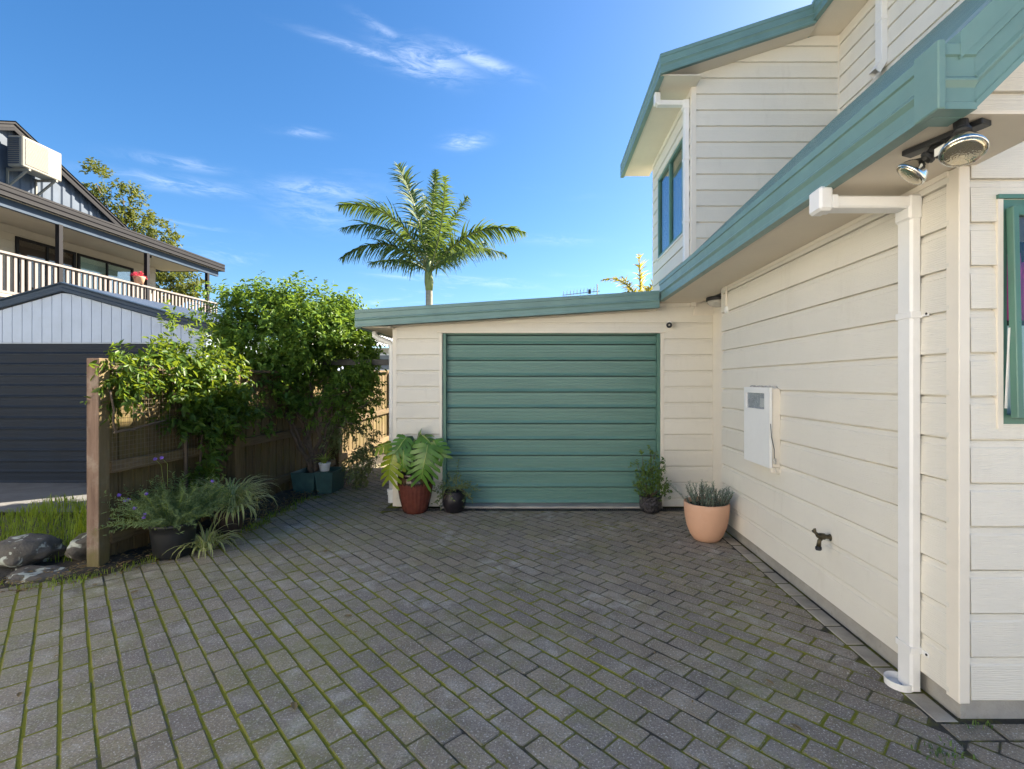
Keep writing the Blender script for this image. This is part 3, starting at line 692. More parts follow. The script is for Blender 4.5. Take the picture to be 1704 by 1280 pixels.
brass = simple('weathered_brass', (.09, .075, .045), .45, .3, 30, .3, 90, metal=.7)
tp = thing('garden_tap', (1.80, 3.10, .52), 'dark weathered brass garden tap low on the side wall', 'tap')
MB().lathe([(.026, 0), (.026, .008), (.014, .012), (.014, .05), (.02, .055), (.02, .085), (.013, .09), (.013, .10), (0, .10)], (1.836, 3.10, .518), 14, (-1, -.12, .12)).build('body', brass, tp, smooth=True)
MB().tube([(1.765, 3.09, .52), (1.748, 3.087, .50), (1.742, 3.086, .465)], [.012, .012, .014], 10).build('spout', brass, tp, smooth=True)
MB().tube([(1.75, 3.09, .53), (1.722, 3.082, .552)], .007, 8).tube([(1.722, 3.055, .548), (1.720, 3.11, .556)], [.009, .009], 8).tube([(1.728, 3.08, .53), (1.715, 3.085, .577)], [.006, .009], 8).build('handle', brass, tp, smooth=True)
MB().lathe([(.016, 0), (.019, .004), (.019, .018), (.016, .022), (0, .022)], (1.742, 3.086, .442), 10).build('hose_fitting', M['black'], tp)

silver = NT('lamp_reflector'); v = silver.coord('Object'); silver.out((.82, .80, .74), .12, silver.bump(silver.noise(v, 40, 3), .25, .004), 1.0); silver = silver.mat
amber = NT('lamp_lens'); v = amber.coord('Object'); vor = amber.n('ShaderNodeTexVoronoi', {'Vector': v, 'Scale': 160}).outputs['Distance']
amber.out((.74, .64, .46), .12, amber.bump(vor, .18, .003), .95); amber = amber.mat
fl = thing('flood_light', (1.56, 1.86, 2.42), 'twin outdoor spotlight with black holders under the near eave corner', 'light')
MB().bar((1.60, 1.76, 2.437), (1.50, 2.02, 2.437), .055, .022).build('mounting_plate', M['black'], fl, bevel=.003)
PAR = [(.019, 0), (.022, .022), (.034, .038), (.058, .066), (.074, .095), (.0775, .104), (.078, .112), (.0745, .116)]
def par(neck, ax, k, holder):
    b = MB().lathe([(r * k, h * k) for r, h in PAR], neck, 28, ax).build('bulb', silver, fl, smooth=True)
    MB().lathe([(.0745 * k, .115 * k), (.055 * k, .121 * k), (.03 * k, .125 * k), (0, .127 * k)], neck, 28, ax).build('lens', amber, b, smooth=True)
    ax = Vector(ax).normalized(); MB().lathe([(.022 * k, -.085 * k), (.026 * k, -.08 * k), (.026 * k, -.01 * k), (.034 * k, 0), (.034 * k, .012 * k), (.02 * k, .014 * k)], neck, 18, ax).build('holder', M['black'], fl)
par(Vector((1.512, 1.765, 2.402)), (-.25, -.36, -.90), .88, None)
par(Vector((1.528, 1.935, 2.392)), (-.62, .30, -.72), .78, None)
bx(fl, 'sensor', 1.520, 1.562, 1.84, 1.90, 2.365, 2.405, M['black'], .004)
bx(fl, 'sensor_window', 1.516, 1.521, 1.846, 1.894, 2.370, 2.400, M['white'], .001)
MB().tube([(1.55, 1.87, 2.43), (1.548, 1.87, 2.40)], .012, 8).tube([(1.545, 1.93, 2.43), (1.538, 1.933, 2.41)], .011, 8).tube([(1.53, 1.78, 2.43), (1.512, 1.77, 2.43)], .014, 8).build('swivel', M['black'], fl)

bl = thing('bulkhead_light', (1.99, 5.50, 2.45), 'oval bulkhead light with dark rim under the eave by the garage', 'light')
MB().lathe([(.135, 0), (.138, -.008), (.138, -.035), (.128, -.04)], (1.985, 5.50, 2.449), 32).build('rim', M['black'], bl)
opal = simple('opal_glass', (.52, .50, .45), .12, .08, 12)
MB().lathe([(.127, -.036), (.120, -.065), (.095, -.09), (.05, -.103), (0, -.107)], (1.985, 5.50, 2.449), 32).build('diffuser', opal, bl, smooth=True)
jb = thing('junction_box', (1.83, 4.86, 2.2), 'small round white junction box and conduit high on the side wall corner', 'junction box')
MB().lathe([(.036, 0), (.036, .022), (.03, .028), (0, .028)], (1.838, 4.84, 2.215), 20, (-1, 0, 0)).build('cover', M['white'], jb, smooth=True)
MB().tube([(1.822, 4.84, 2.24), (1.822, 4.84, 2.448)], .012, 8).build('conduit', M['trim'], jb, smooth=True)
sc_ = thing('security_camera', (1.52, 5.80, 2.18), 'small white security camera with black face above the garage door', 'camera')
MB().lathe([(.03, 0), (.036, .008), (.036, .075), (.034, .083)], (1.525, 5.865, 2.195), 18, (-.25, -.9, -.25)).build('body', M['white'], sc_, smooth=True)
MB().lathe([(.034, .080), (.034, .086), (.030, .089), (0, .089)], (1.525, 5.865, 2.195), 18, (-.25, -.9, -.25)).build('face', M['black'], sc_)
MB().lathe([(.009, .0885), (.009, .091), (0, .0915)], (1.525, 5.865, 2.195), 10, (-.25, -.9, -.25)).build('lens', silver, sc_)
MB().lathe([(.025, 0), (.025, .01), (.01, .012), (.01, .05)], (1.535, 5.885, 2.215), 12, (-.2, -1, -.3)).build('mount', M['white'], sc_)

# ------------------------------------------------------------------ foliage helpers
def unit(a): return a / np.maximum(np.linalg.norm(a, axis=-1, keepdims=True), 1e-9)
LEAF = np.array([(0, 0, 0), (.28, -.40, .07), (.68, -.36, .05), (1, 0, -.10), (.68, .36, .05), (.28, .40, .07)], float)
LF = np.array([(0, 1, 2, 3), (0, 3, 4, 5)])
def leaf_geo(P, D, N, L, W, tmpl=LEAF, faces=LF):
    D = unit(D); N = unit(N - D * np.sum(N * D, -1, keepdims=True)); S = np.cross(N, D)
    n = len(P); k = len(tmpl)
    V = P[:, None, :] + tmpl[None, :, 0, None] * (D * L[:, None])[:, None, :] + tmpl[None, :, 1, None] * (S * W[:, None])[:, None, :] + tmpl[None, :, 2, None] * (N * L[:, None])[:, None, :]
    F = faces[None] + (np.arange(n) * k)[:, None, None]
    return V.reshape(-1, 3), F.reshape(-1, faces.shape[1])
def lump_shoots(lumps, nsh, outb=.9, upb=.45, inner=.45, gap=0.0, seed=0):
    r = np.random.default_rng(seed); P = []; D = []
    wts = np.array([l[2] if len(l) > 2 else l[1][0] * l[1][2] + l[1][1] * l[1][2] for l in lumps]); wts = wts / wts.sum()
    for (l, n) in zip(lumps, r.multinomial(nsh, wts)):
        d = unit(r.normal(size=(n, 3))); rad = inner + (1 - inner) * r.random(n) ** .45
        p = np.array(l[0]) + d * np.array(l[1]) * rad[:, None]
        if gap:
            q = p * 5.2; keep = (np.sin(q[:, 0] + 1.7 * np.sin(q[:, 2])) + np.sin(q[:, 1] * 1.2 + 1.3) + np.sin(q[:, 2] * 1.1 + 2 * np.sin(q[:, 0] * .7))) > -gap
            p, d = p[keep], d[keep]
        P.append(p); D.append(unit(d * outb + np.array([0, 0, upb]) + r.normal(size=d.shape) * .45))
    return np.concatenate(P), np.concatenate(D)
def shoot_leaves(P, D, k, slen, L, W, droop=.25, seed=0, upn=.8, spread=.9):
    r = np.random.default_rng(seed); n = len(P)
    s = np.linspace(.1, 1, k)[None, :] * (slen * r.uniform(.6, 1.3, n))[:, None]
    d = D[:, None, :]
    pos = P[:, None, :] + d * s[..., None] + np.array([0, 0, -1]) * (s ** 2 / slen * droop * .5)[..., None]
    rad = r.normal(size=(n, k, 3)); rad = unit(rad - d * np.sum(rad * d, -1, keepdims=True))
    ld = unit(d * .55 + rad * spread + np.array([0, 0, -droop]))
    nn = unit(np.array([0, 0, 1.0]) * upn + r.normal(size=(n, k, 3)) * .55 + d * .25)
    ll = L * r.uniform(.55, 1.25, (n, k)); ww = W * r.uniform(.75, 1.2, (n, k)) * ll / L
    return leaf_geo(pos.reshape(-1, 3), ld.reshape(-1, 3), nn.reshape(-1, 3), ll.ravel(), ww.ravel())
def merge(*gs):
    V = []; F = []; o = 0
    for v, f in gs: V.append(v); F.append(f + o); o += len(v)
    return np.concatenate(V), np.concatenate(F)
def wob(a, b, n, amp, seed=0, sag=0):
    r = random.Random(seed); a = Vector(a); b = Vector(b); out = []
    for i in range(n + 1):
        t = i / n; p = a.lerp(b, t)
        if 0 < i < n: p += Vector((r.uniform(-amp, amp), r.uniform(-amp, amp), r.uniform(-amp, amp) - sag * math.sin(t * math.pi)))
        out.append(p)
    return out
M['bark'] = simple('bark', (.105, .078, .055), .9, .3, 14, .8, 60, dirt=(.05, .04, .03, .5))
M['soil'] = simple('potting_soil', (.03, .022, .016), .95, .4, 40, .8, 90)
M['leaf_bush'] = leafmat('shrub_leaves', (.045, .11, .022), (.13, .225, .035), .33, .46, (.34, .48, .04))
M['leaf_vine'] = leafmat('vine_leaves', (.024, .062, .016), (.08, .15, .022), .36, .40, (.42, .52, .03))
M['leaf_tree'] = leafmat('tree_leaves', (.045, .07, .018), (.13, .15, .03), .32, .55, (.38, .40, .05))
M['leaf_palm'] = leafmat('palm_leaves', (.03, .075, .022), (.085, .14, .035), .26, .6, (.30, .40, .05))
M['leaf_palm2'] = leafmat('yellow_palm_leaves', (.12, .12, .02), (.26, .23, .03), .42, .40, (.75, .62, .06))
M['leaf_pale'] = leafmat('ivy_leaves', (.08, .13, .05), (.22, .26, .12), .25, .45)
M['leaf_small'] = leafmat('small_shrub_leaves', (.05, .11, .03), (.15, .23, .055), .25, .42)
M['needle'] = leafmat('blue_green_needles', (.15, .225, .19), (.30, .38, .32), .15, .6)
M['feather'] = leafmat('feathery_leaves', (.10, .17, .075), (.24, .32, .14), .22, .55)
M['strap'] = leafmat('strap_leaves', (.16, .25, .045), (.36, .44, .11), .25, .42)
M['strap_pale'] = leafmat('strap_leaf_margins', (.42, .42, .20), (.58, .56, .32), .25, .42)
M['grass'] = leafmat('grass_blades', (.09, .16, .02), (.25, .34, .04), .35, .5)
M['dry'] = leafmat('dry_leaves', (.13, .085, .04), (.30, .22, .11), .15, .7)

# ------------------------------------------------------------------ pots by the garage
def potlathe(parent, name, prof, c, mat, n=36, **k):
    return MB().lathe(prof, c, n, mi=0, **k).build(name, mat, parent, smooth=True)
def glaze_mat():
    t = NT('red_brown_glaze'); w = t.coord('Object'); sx = t.n('ShaderNodeSeparateXYZ', {'Vector': w}).outputs['Z']
    n1 = t.noise(t.coord('Object', (1, 1, .12)), 55, 4, .6); n2 = t.noise(w, 18, 5)
    band = t.math('ADD', sx, t.math('MULTIPLY', t.math('SUBTRACT', n1, .5), .16))
    c = t.mix(t.ramp(n2, .3, .7), (.10, .028, .020), (.15, .045, .03))
    c = t.mix(t.ramp(band, .325, .345), c, (.020, .014, .010))
    c = t.mix(t.ramp(band, .355, .375, 0, .8), c, t.mix(n1, (.10, .055, .018), (.03, .018, .01)))
    c = t.mix(t.ramp(sx, .412, .415), c, (.028, .010, .010))
    return t.out(c, .22, t.bump(n2, .1, .004), 0, .5)
M['glaze'] = glaze_mat()
monx, mony = -1.464, 5.665
mon = thing('potted_monstera', (monx, mony, 0), 'tall red brown glazed pot with big split leaf plant at the garage corner', 'potted plant')
potlathe(mon, 'pot', [(.125, 0), (.133, .004), (.15, .06), (.175, .16), (.193, .27), (.199, .35), (.197, .405), (.190, .410), (.196, .416), (.199, .45), (.193, .457), (.178, .456), (.172, .40), (.0, .40)], (monx, mony, .004), M['glaze'], 96, flute=24, famp=.016, frange=(.02, .39))
MB().lathe([(.173, .41), (.09, .418), (0, .42)], (monx, mony, .004), 20).build('soil', M['soil'], mon)
def monstera_mat(name, a, b):
    t = NT(name); uvz = t.coord('Object'); n1 = t.noise(uvz, 9, 4, .6)
    c = t.mix(t.ramp(n1, .35, .65), a, b)
    t.out(c, .28, None, 0, .5)
    tl = t.n('ShaderNodeBsdfTranslucent', {'Color': t.mix(.5, c, (.35, .5, .02))}); mx = t.n('ShaderNodeMixShader', {0: .3, 1: t.bsdf.outputs[0], 2: tl.outputs[0]})
    t.l.new(mx.outputs[0], t.o.inputs['Surface']); return t.mat
M['mon'] = monstera_mat('monstera_green', (.075, .185, .028), (.15, .31, .045)); M['mon_y'] = monstera_mat('monstera_yellowing', (.20, .30, .02), (.34, .38, .03)); M['mon_d'] = monstera_mat('monstera_dark', (.012, .045, .022), (.03, .085, .035))
M['rib'] = simple('leaf_midrib', (.34, .42, .10), .4, .1, 10)
def monstera_leaf(base, att, tip, nrm, L, Wd, mat, fingers=6):
    """att: where the stalk meets the blade; blade hangs from att towards tip"""
    att = Vector(att); ax = (Vector(tip) - att).normalized(); nrm = Vector(nrm); nrm = (nrm - ax * nrm.dot(ax)).normalized(); sd = nrm.cross(ax)
    def pt(a, s, lift=0):   # along the midrib, sideways, curved
        cu = -.24 * L * (a ** 2) - .95 * abs(s) ** 1.8 / Wd * .5
        return att + ax * (a * L) + sd * s + nrm * (cu + lift)
    prof = lambda a: Wd * .5 * (1 - ((a - .30) / .78) ** 2) ** .5 if abs((a - .30) / .78) < 1 else .02
    m = MB()
    for sgn in (-1, 1):
        for k in range(fingers):
            a0 = -.12 + 1.08 * k / fingers; a1 = a0 + 1.08 / fingers; am = (a0 + a1) / 2
            wv = prof(max(-.35, am)); w_in = .36 * wv; r0 = max(a0, 0.0); r1 = max(a1, .03)
            sl = .12 + .05 * k; g = .006 + .0022 * k
            pts = [(r0, .0), (r1, .0), (a1 + sl * .3, w_in), (a1 + sl * .72 - g * 1.2, wv * .74), (a1 + sl * .9 - g * 2.2, wv * .96), (am + sl, wv * 1.02), (a0 + sl * .9 + g * 1.5, wv * .95), (a0 + sl * .72 + g, wv * .72), (a0 + sl * .3, w_in)]
            lf_ = random.uniform(-.022, .018); V = [pt(a, sgn * s, lf_ * (s / max(wv, .01)) ** 2) for a, s in pts]
            n = len(V)
            m.add(V, [(0, 1, 2, 8), (8, 2, 3, 7), (7, 3, 4, 6), (6, 4, 5)] if sgn > 0 else [(8, 2, 1, 0), (7, 3, 2, 8), (6, 4, 3, 7), (5, 4, 6)])
    lf = m.build('leaf', mat, mon, smooth=True)
    MB().tube([pt(-.05, 0, .004), pt(.3, 0, .004), pt(.65, 0, .003), pt(.98, 0, .002)], [.006, .005, .004, .002], 6).build('midrib', M['rib'], lf, smooth=True)
    b = Vector(base); mid = b.lerp(att, .55) + Vector((0, 0, .10))
    MB().tube([b, b.lerp(mid, .5) + Vector((0, 0, .02)), mid, mid.lerp(att, .6) + Vector((0, 0, .025)), att], [.012, .011, .010, .008, .006], 8).build('stalk', simple('stalk', (.07, .10, .03), .45, .2, 10) if 'stalk' not in bpy.data.materials else bpy.data.materials['stalk'], mon, smooth=True)
zb_ = .42
MP = lambda u, v, y: ((u - 902) * y / F_PX, y, CAMZ + (636 - v) * y / F_PX)
monstera_leaf((monx, mony, zb_), MP(655, 752, 5.50), MP(641, 800, 5.42), (-.2, -.9, .45), .32, .32, M['mon_y'])
monstera_leaf((monx, mony, zb_), MP(712, 742, 5.48), MP(700, 795, 5.36), (.15, -.85, .5), .37, .38, M['mon'], 7)
monstera_leaf((monx + .02, mony, zb_), MP(690, 732, 5.66), MP(672, 765, 5.60), (-.1, -.7, .6), .36, .36, M['mon_d'])
monstera_leaf((monx - .02, mony, zb_), MP(664, 730, 5.72), MP(648, 760, 5.80), (-.3, -.5, .8), .26, .30, M['mon_d'], 5)
monstera_leaf((monx, mony + .02, zb_), MP(705, 726, 5.62), MP(728, 745, 5.52), (.3, -.5, .8), .27, .30, M['mon'], 5)
monstera_leaf((monx - .02, mony, zb_), MP(650, 738, 5.60), MP(632, 742, 5.56), (-.2, -.6, .8), .17, .20, M['mon_y'], 4)

for (u0, v0, y0, u1, v1, y1, L_, W_, k_) in ((676, 728, 5.55, 660, 748, 5.44, .22, .24, 'mon'), (700, 722, 5.70, 690, 736, 5.78, .22, .26, 'mon'), (722, 735, 5.58, 738, 762, 5.50, .22, .22, 'mon'), (672, 748, 5.50, 668, 778, 5.42, .20, .20, 'mon')):
    monstera_leaf((monx, mony, zb_), MP(u0, v0, y0), MP(u1, v1, y1), (random.uniform(-.3, .3), -.7, .6), L_, W_, M[k_], 5)
# small dark pot with trailing plant
px, py = -1.015, 5.665
po = thing('potted_trailing_plant', (px, py, 0), 'round black pot with small trailing plant left of the garage door', 'potted plant')
M['pot_black'] = simple('black_glaze', (.014, .012, .016), .42, .3, 9, spec=.35)
potlathe(po, 'pot', [(.085, 0), (.10, .01), (.128, .08), (.135, .14), (.122, .20), (.108, .228), (.112, .24), (.10, .243), (.095, .21), (0, .21)], (px, py, .004), M['pot_black'])
P, D = lump_shoots([((px, py - .02, .29), (.13, .11, .10)), ((px - .12, py - .06, .20), (.07, .05, .10), .012), ((px + .13, py - .03, .25), (.08, .06, .07), .01)], 95, .8, .3, .2, 0, 3)
o = np_obj('foliage', *shoot_leaves(P, D, 9, .10, .028, .018, .4, 4), M['leaf_pale'], po, kind='stuff')
MB().tube(wob((px + .02, py, .23), (px + .055, py - .02, .60), 5, .012, 4), [.004, .003, .003, .002, .002, .001], 5).build('stem', M['bark'], po)
P = np.array([(px + .03 + .025 * i / 6, py - .02, .42 + .035 * i) for i in range(6)]); D = unit(np.tile([.1, -.2, .9], (6, 1)))
np_obj('top_leaves', *shoot_leaves(P, D, 5, .05, .03, .012, .2, 8), M['leaf_small'], po, kind='stuff')
for s_ in ((-.19, -.08, .06), (.20, -.05, .10), (-.12, -.12, .08)):
    MB().tube(wob((px, py, .25), (px + s_[0], py + s_[1], s_[2] + .05), 5, .012, 9, -.06), .003, 5).build('stem', M['bark'], po)

# shrub in textured dark pot
px, py = 1.252, 5.655
po = thing('potted_shrub', (px, py, 0), 'small upright shrub in dark textured pot right of the garage door', 'potted plant')
t = NT('textured_pot'); v = t.coord('Object'); vor = t.n('ShaderNodeTexVoronoi', {'Vector': v, 'Scale': 38}, feature='F1').outputs['Distance']
t.out(t.mix(t.ramp(vor, .1, .5), (.085, .075, .085), (.03, .027, .03)), .4, t.bump(vor, 1.0, .02), 0, .5); M['pot_tex'] = t.mat
potlathe(po, 'pot', [(.085, 0), (.10, .008), (.124, .06), (.130, .11), (.122, .155), (.128, .165), (.131, .185), (.122, .19), (.112, .165), (0, .16)], (px, py, .004), M['pot_tex'])
br = MB()
tips = [(-.17, -.02, .60), (-.10, -.06, .66), (.0, .02, .74), (.05, -.04, .70), (.13, -.02, .62), (.16, -.05, .36), (-.16, -.07, .40), (-.08, -.1, .34), (.10, -.1, .42), (.2, -.06, .28), (-.2, -.02, .33)]
for i, q in enumerate(tips):
    br.tube(wob((px + q[0] * .1, py, .15), (px + q[0], py + q[1], q[2]), 5, .018, i), [.008, .007, .005, .004, .003, .002], 6)
br.build('stem', M['bark'], po)
P = []; D = []
r = np.random.default_rng(5)
for i, q in enumerate(tips):
    for k in range(22):
        tt = r.uniform(.35, 1.02); P.append((px + q[0] * tt + r.normal() * .03, py + q[1] * tt + r.normal() * .03, .15 + (q[2] - .15) * tt + r.normal() * .03)); D.append(unit(r.normal(size=3) + np.array([q[0], q[1], .5])))
np_obj('foliage', *shoot_leaves(np.array(P), np.array(D), 9, .055, .027, .017, .15, 6), M['leaf_small'], po, kind='stuff')

# rosemary like plant in terracotta pot
px, py = 1.565, 4.66
po = thing('potted_rosemary', (px, py, 0), 'smooth terracotta pot of blue green rosemary like plant against the side wall', 'potted plant')
M['terracotta'] = simple('terracotta', (.62, .36, .235), .72, .07, 3.5, .12, 60, dirt=(.72, .5, .38, .35))
potlathe(po, 'pot', [(.105, 0), (.118, .006), (.15, .05), (.182, .13), (.200, .22), (.208, .30), (.210, .352), (.205, .360), (.192, .358), (.188, .31), (0, .31)], (px, py, .004), M['terracotta'], 48)
MB().lathe([(.19, .318), (0, .33)], (px, py, .004), 16).build('soil', M['soil'], po)
r = np.random.default_rng(2); V = []; stm = MB(); G = []
for i in range(78):
    a = r.uniform(0, 2 * math.pi); q = .17 * r.random() ** .6; b = np.array([px + q * math.cos(a), py + q * math.sin(a), .30])
    d = unit(np.array([math.cos(a) * q * 3.0 + r.normal() * .22, math.sin(a) * q * 3.0 + r.normal() * .22, 1.0])); L = r.uniform(.12, .23) * (1.22 if i % 11 == 0 else 1)
    n = int(L / .0042); s = np.linspace(.02, L, n); pos = b + d * s[:, None] + np.array([0, 0, 1]) * (s ** 2)[:, None] * .3
    rad = r.normal(size=(n, 3)); rad = unit(rad - d * (rad @ d)[:, None])
    G.append(leaf_geo(pos, unit(rad * .8 + d * .75), d + rad * .1, np.full(n, .022) * r.uniform(.8, 1.2, n), np.full(n, .0062)))
    stm.tube([tuple(b - d * .02), tuple(b + d * L)], .0022, 4)
np_obj('foliage', *merge(*G), M['needle'], po, kind='stuff'); stm.build('stem', M['bark'], po)

# ------------------------------------------------------------------ left side: soil bed, fence, trellis
FX = lambda y: -3.56 + .055 * (y - 3.9)
ys = [3.45, 3.6, 3.9, 4.4, 5.2, 6.0, 6.6, 7.5, 9, 11]; ex = [-3.9, -3.62, -3.28, -3.08, -2.93, -2.98, -2.86, -2.80, -2.86, -2.9]
def edge(y): return float(np.interp(y, ys, ex)) + .035 * math.sin(y * 9) + .02 * math.sin(y * 23 + 1)
V = []; F = []; ny, nx = 90, 26; rs = random.Random(3)
for i in range(ny):
    y = 3.40 + (11 - 3.40) * i / (ny - 1)
    for j in range(nx):
        t = j / (nx - 1); x = edge(y) + (-4.55 - edge(y)) * t ** 1.3
        z = -.020 + .05 * min(1, t * 4) + .022 * math.sin(x * 7 + y * 5) * min(1, 3 * t) + rs.uniform(-.006, .006) * min(1, 5 * t)
        if y < 3.75: z -= (3.75 - y) * .18
        V.append((x, y, z))
for i in range(ny - 1):
    for j in range(nx - 1): F.append((i * nx + j, i * nx + j + 1, (i + 1) * nx + j + 1, (i + 1) * nx + j))
def bed_mat():
    t = NT('garden_soil'); w = t.coord('Object'); n2 = t.noise(w, 28, 6, .7); n1 = t.noise(w, 2.2, 5, .6)
    c = t.mix(t.ramp(n1, .35, .65), (.045, .036, .025), (.085, .07, .048)); c = t.mix(t.ramp(n2, .45, .7, 0, .8), c, (.02, .017, .012))
    c = t.mix(t.ramp(t.noise(w, 4.5, 6, .7), .58, .72, 0, .6), c, (.06, .075, .018))
    return t.out(c, .95, t.bump(n2, 1.0, .02))
M['bed'] = bed_mat()
sb = np_obj('soil_bed', np.array(V), np.array(F), M['bed']); tag(sb, 'dark garden soil strip along the fence', kind='structure')

def wood_mat(name, a, b, green=.5, axis='z'):
    t = NT(name); st = {'z': (14, 14, 1), 'y': (14, 1, 14), 'x': (1, 14, 14)}[axis]
    v = t.coord('Object', st); w = t.coord('Object'); oi = t.n('ShaderNodeObjectInfo').outputs['Random']
    g = t.noise(v, 3.2, 7, .65, .6)
    c = t.mix(t.ramp(g, .3, .7), a, b); c = t.hsv(c, .5, 1.0, t.ramp(oi, 0, 1, .75, 1.2))
    if green: c = t.mix(t.ramp(t.noise(w, 3.1, 6, .7), .45, .68, 0, green), c, (.10, .095, .016))
    return t.out(c, .85, t.bump(g, .55, .006), 0, .25)
M['fence_wood'] = wood_mat('fence_timber', (.08, .058, .030), (.19, .136, .068), .45)
M['rail_wood'] = wood_mat('rail_timber', (.09, .065, .038), (.21, .15, .085), .3, 'y')
fence = thing('fence', (FX(7), 7, 0), 'weathered timber paling fence with rails behind the shrub', 'fence')
y = 4.0; top0 = 1.60
def ftop(y): return 1.60 + .035 * max(0, y - 7.2)
k = 0; rf = random.Random(8)
while y < 12.2:
    wd = rf.uniform(.138, .147); x = FX(y) - .045; h = ftop(y) + rf.uniform(-.012, .012)
    MB().box(x - .011 + rf.uniform(-.002, .002), x + .009 + rf.uniform(-.002, .003), y, y + wd, .02 + rf.uniform(0, .02), h).build('board', M['fence_wood'], fence)
    y += wd + .007; k += 1
for yp in (5.45, 7.9, 10.3):
    MB().box(FX(yp) - .033, FX(yp) + .062, yp, yp + .095, -.05, ftop(yp) - .02).build('post', M['fence_wood'], fence, bevel=.004)
segs = [(4.02, 5.44), (5.56, 7.89), (8.01, 10.29), (10.41, 12.1)]
for (a, b) in segs:
    for zr_ in (.22, .80, None):
        if zr_ is None:
            MB().bar((FX(a) - .025, a, ftop(a) + .022), (FX(b) - .025, b, ftop(b) + .022), .12, .035).build('cap_rail', M['rail_wood'], fence, bevel=.004)
        else:
            e = .05 * max(0, a - 6.8)
            MB().bar((FX(a) + .0, a, zr_ + .55 * e), (FX(b) + .0, b, zr_ + .55 * e + .035 * (b - a) * (a > 7)), .062, .095).build('rail', M['rail_wood'], fence, bevel=.004)
# red-brown gate post
def post_mat():
    t = NT('red_stained_post'); v = t.coord('Object', (12, 12, 1)); w = t.coord('Object'); g = t.noise(v, 3, 7, .65, .7); z = t.n('ShaderNodeSeparateXYZ', {'Vector': w}).outputs['Z']
    c = t.mix(t.ramp(g, .3, .7), (.115, .068, .046), (.23, .15, .11))
    c = t.mix(t.ramp(t.noise(w, 6, 6, .7), .52, .75, 0, .7), c, (.30, .25, .20))
    low = t.math('ADD', t.ramp(z, .05, .55, .55, 0), t.math('MULTIPLY', t.math('SUBTRACT', t.noise(w, 7, 5), .5), .9))
    c = t.mix(t.ramp(low, .25, .5, 0, .8), c, (.12, .105, .03))
    sx = t.n('ShaderNodeSeparateXYZ', {'Vector': t.n('ShaderNodeNewGeometry').outputs['Normal']}).outputs['X']
    c = t.mix(t.ramp(sx, .5, .8, 0, .7), c, t.mix(g, (.09, .075, .022), (.17, .13, .05)))
    return t.out(c, .8, t.bump(g, .6, .006))
gp = MB().box(-3.60, -3.50, 3.868, 3.968, -.06, 1.69).build('gate_post', post_mat(), None, bevel=.004)
tag(gp, 'red brown stained timber post at the near end of the trellis', 'post')
# wire trellis
wt = thing('wire_trellis', (-3.5, 4.5, .75), 'fine square wire mesh trellis stretched beside the brown post', 'trellis')
m = MB(); xw = lambda y: FX(y) + .055
z = .78
while z < 1.66: m.tube([(xw(3.98), 3.98, z), (xw(5.4), 5.4, z)], .0011, 4, cap=False); z += .038
y = 3.99
while y < 5.4: m.tube([(xw(y), y, .78), (xw(y), y, 1.65)], .0011, 4, cap=False); y += .038
wm = m.build('wire_mesh', simple('rusty_wire', (.20, .17, .13), .5, .2, 20, metal=.5), wt); wm['kind'] = 'stuff'

# vine over the trellis
def VP(u, v, x=-3.45):
    y = -x * F_PX / (902 - u); return (x, y, CAMZ + (636 - v) * y / F_PX)
vine = thing('climbing_vine', (-3.5, 4.6, .1), 'leafy climbing vine sprawling over the wire trellis and fence', 'vine')
lum = [(VP(204, 618), (.07, .08, .08)), (VP(235, 606), (.13, .16, .11)), (VP(265, 608), (.13, .18, .11)), (VP(305, 612), (.16, .22, .16)), (VP(342, 640), (.18, .26, .24)), (VP(325, 695), (.20, .24, .30)), (VP(300, 680), (.10, .12, .2)),
       (VP(325, 755), (.17, .18, .24)), (VP(310, 578), (.10, .12, .12)), (VP(365, 640), (.26, .3, .3)), (VP(295, 645), (.07, .10, .10)), (VP(375, 690), (.2, .3, .22)), (VP(205, 650), (.05, .06, .12), .03)]
P, D = lump_shoots(lum, 900, .9, -.05, .3, .8, 21)
P2, D2 = lump_shoots([(VP(300, 545), (.09, .12, .16), 1), (VP(250, 590), (.1, .2, .05), 1), (VP(340, 580), (.15, .2, .12), 1)], 60, .7, .7, .2, 0, 22)
np_obj('foliage', *merge(shoot_leaves(P, D, 9, .15, .072, .036, .5, 23), shoot_leaves(P2, D2, 9, .16, .06, .026, .2, 24)), M['leaf_vine'], vine, kind='stuff')
st = MB()
st.tube(wob(VP(190, 720, -3.44), VP(275, 700, -3.42), 6, .012, 3), [.009, .012, .012, .011, .010, .008, .006], 7)
st.tube(wob(VP(183, 650, -3.46), VP(192, 718, -3.44), 4, .008, 5), .008, 6)
st.tube(wob((-3.45, 4.9, .05), VP(335, 700), 6, .03, 6), [.02, .018, .016, .014, .012, .01, .008], 7)
st.tube(wob((-3.45, 4.8, .05), VP(310, 620), 7, .03, 7), [.018] * 8, 7)
st.tube(wob(VP(250, 610), VP(340, 640), 6, .03, 8), .008, 6)
st.build('stem', M['bark'], vine, smooth=True)

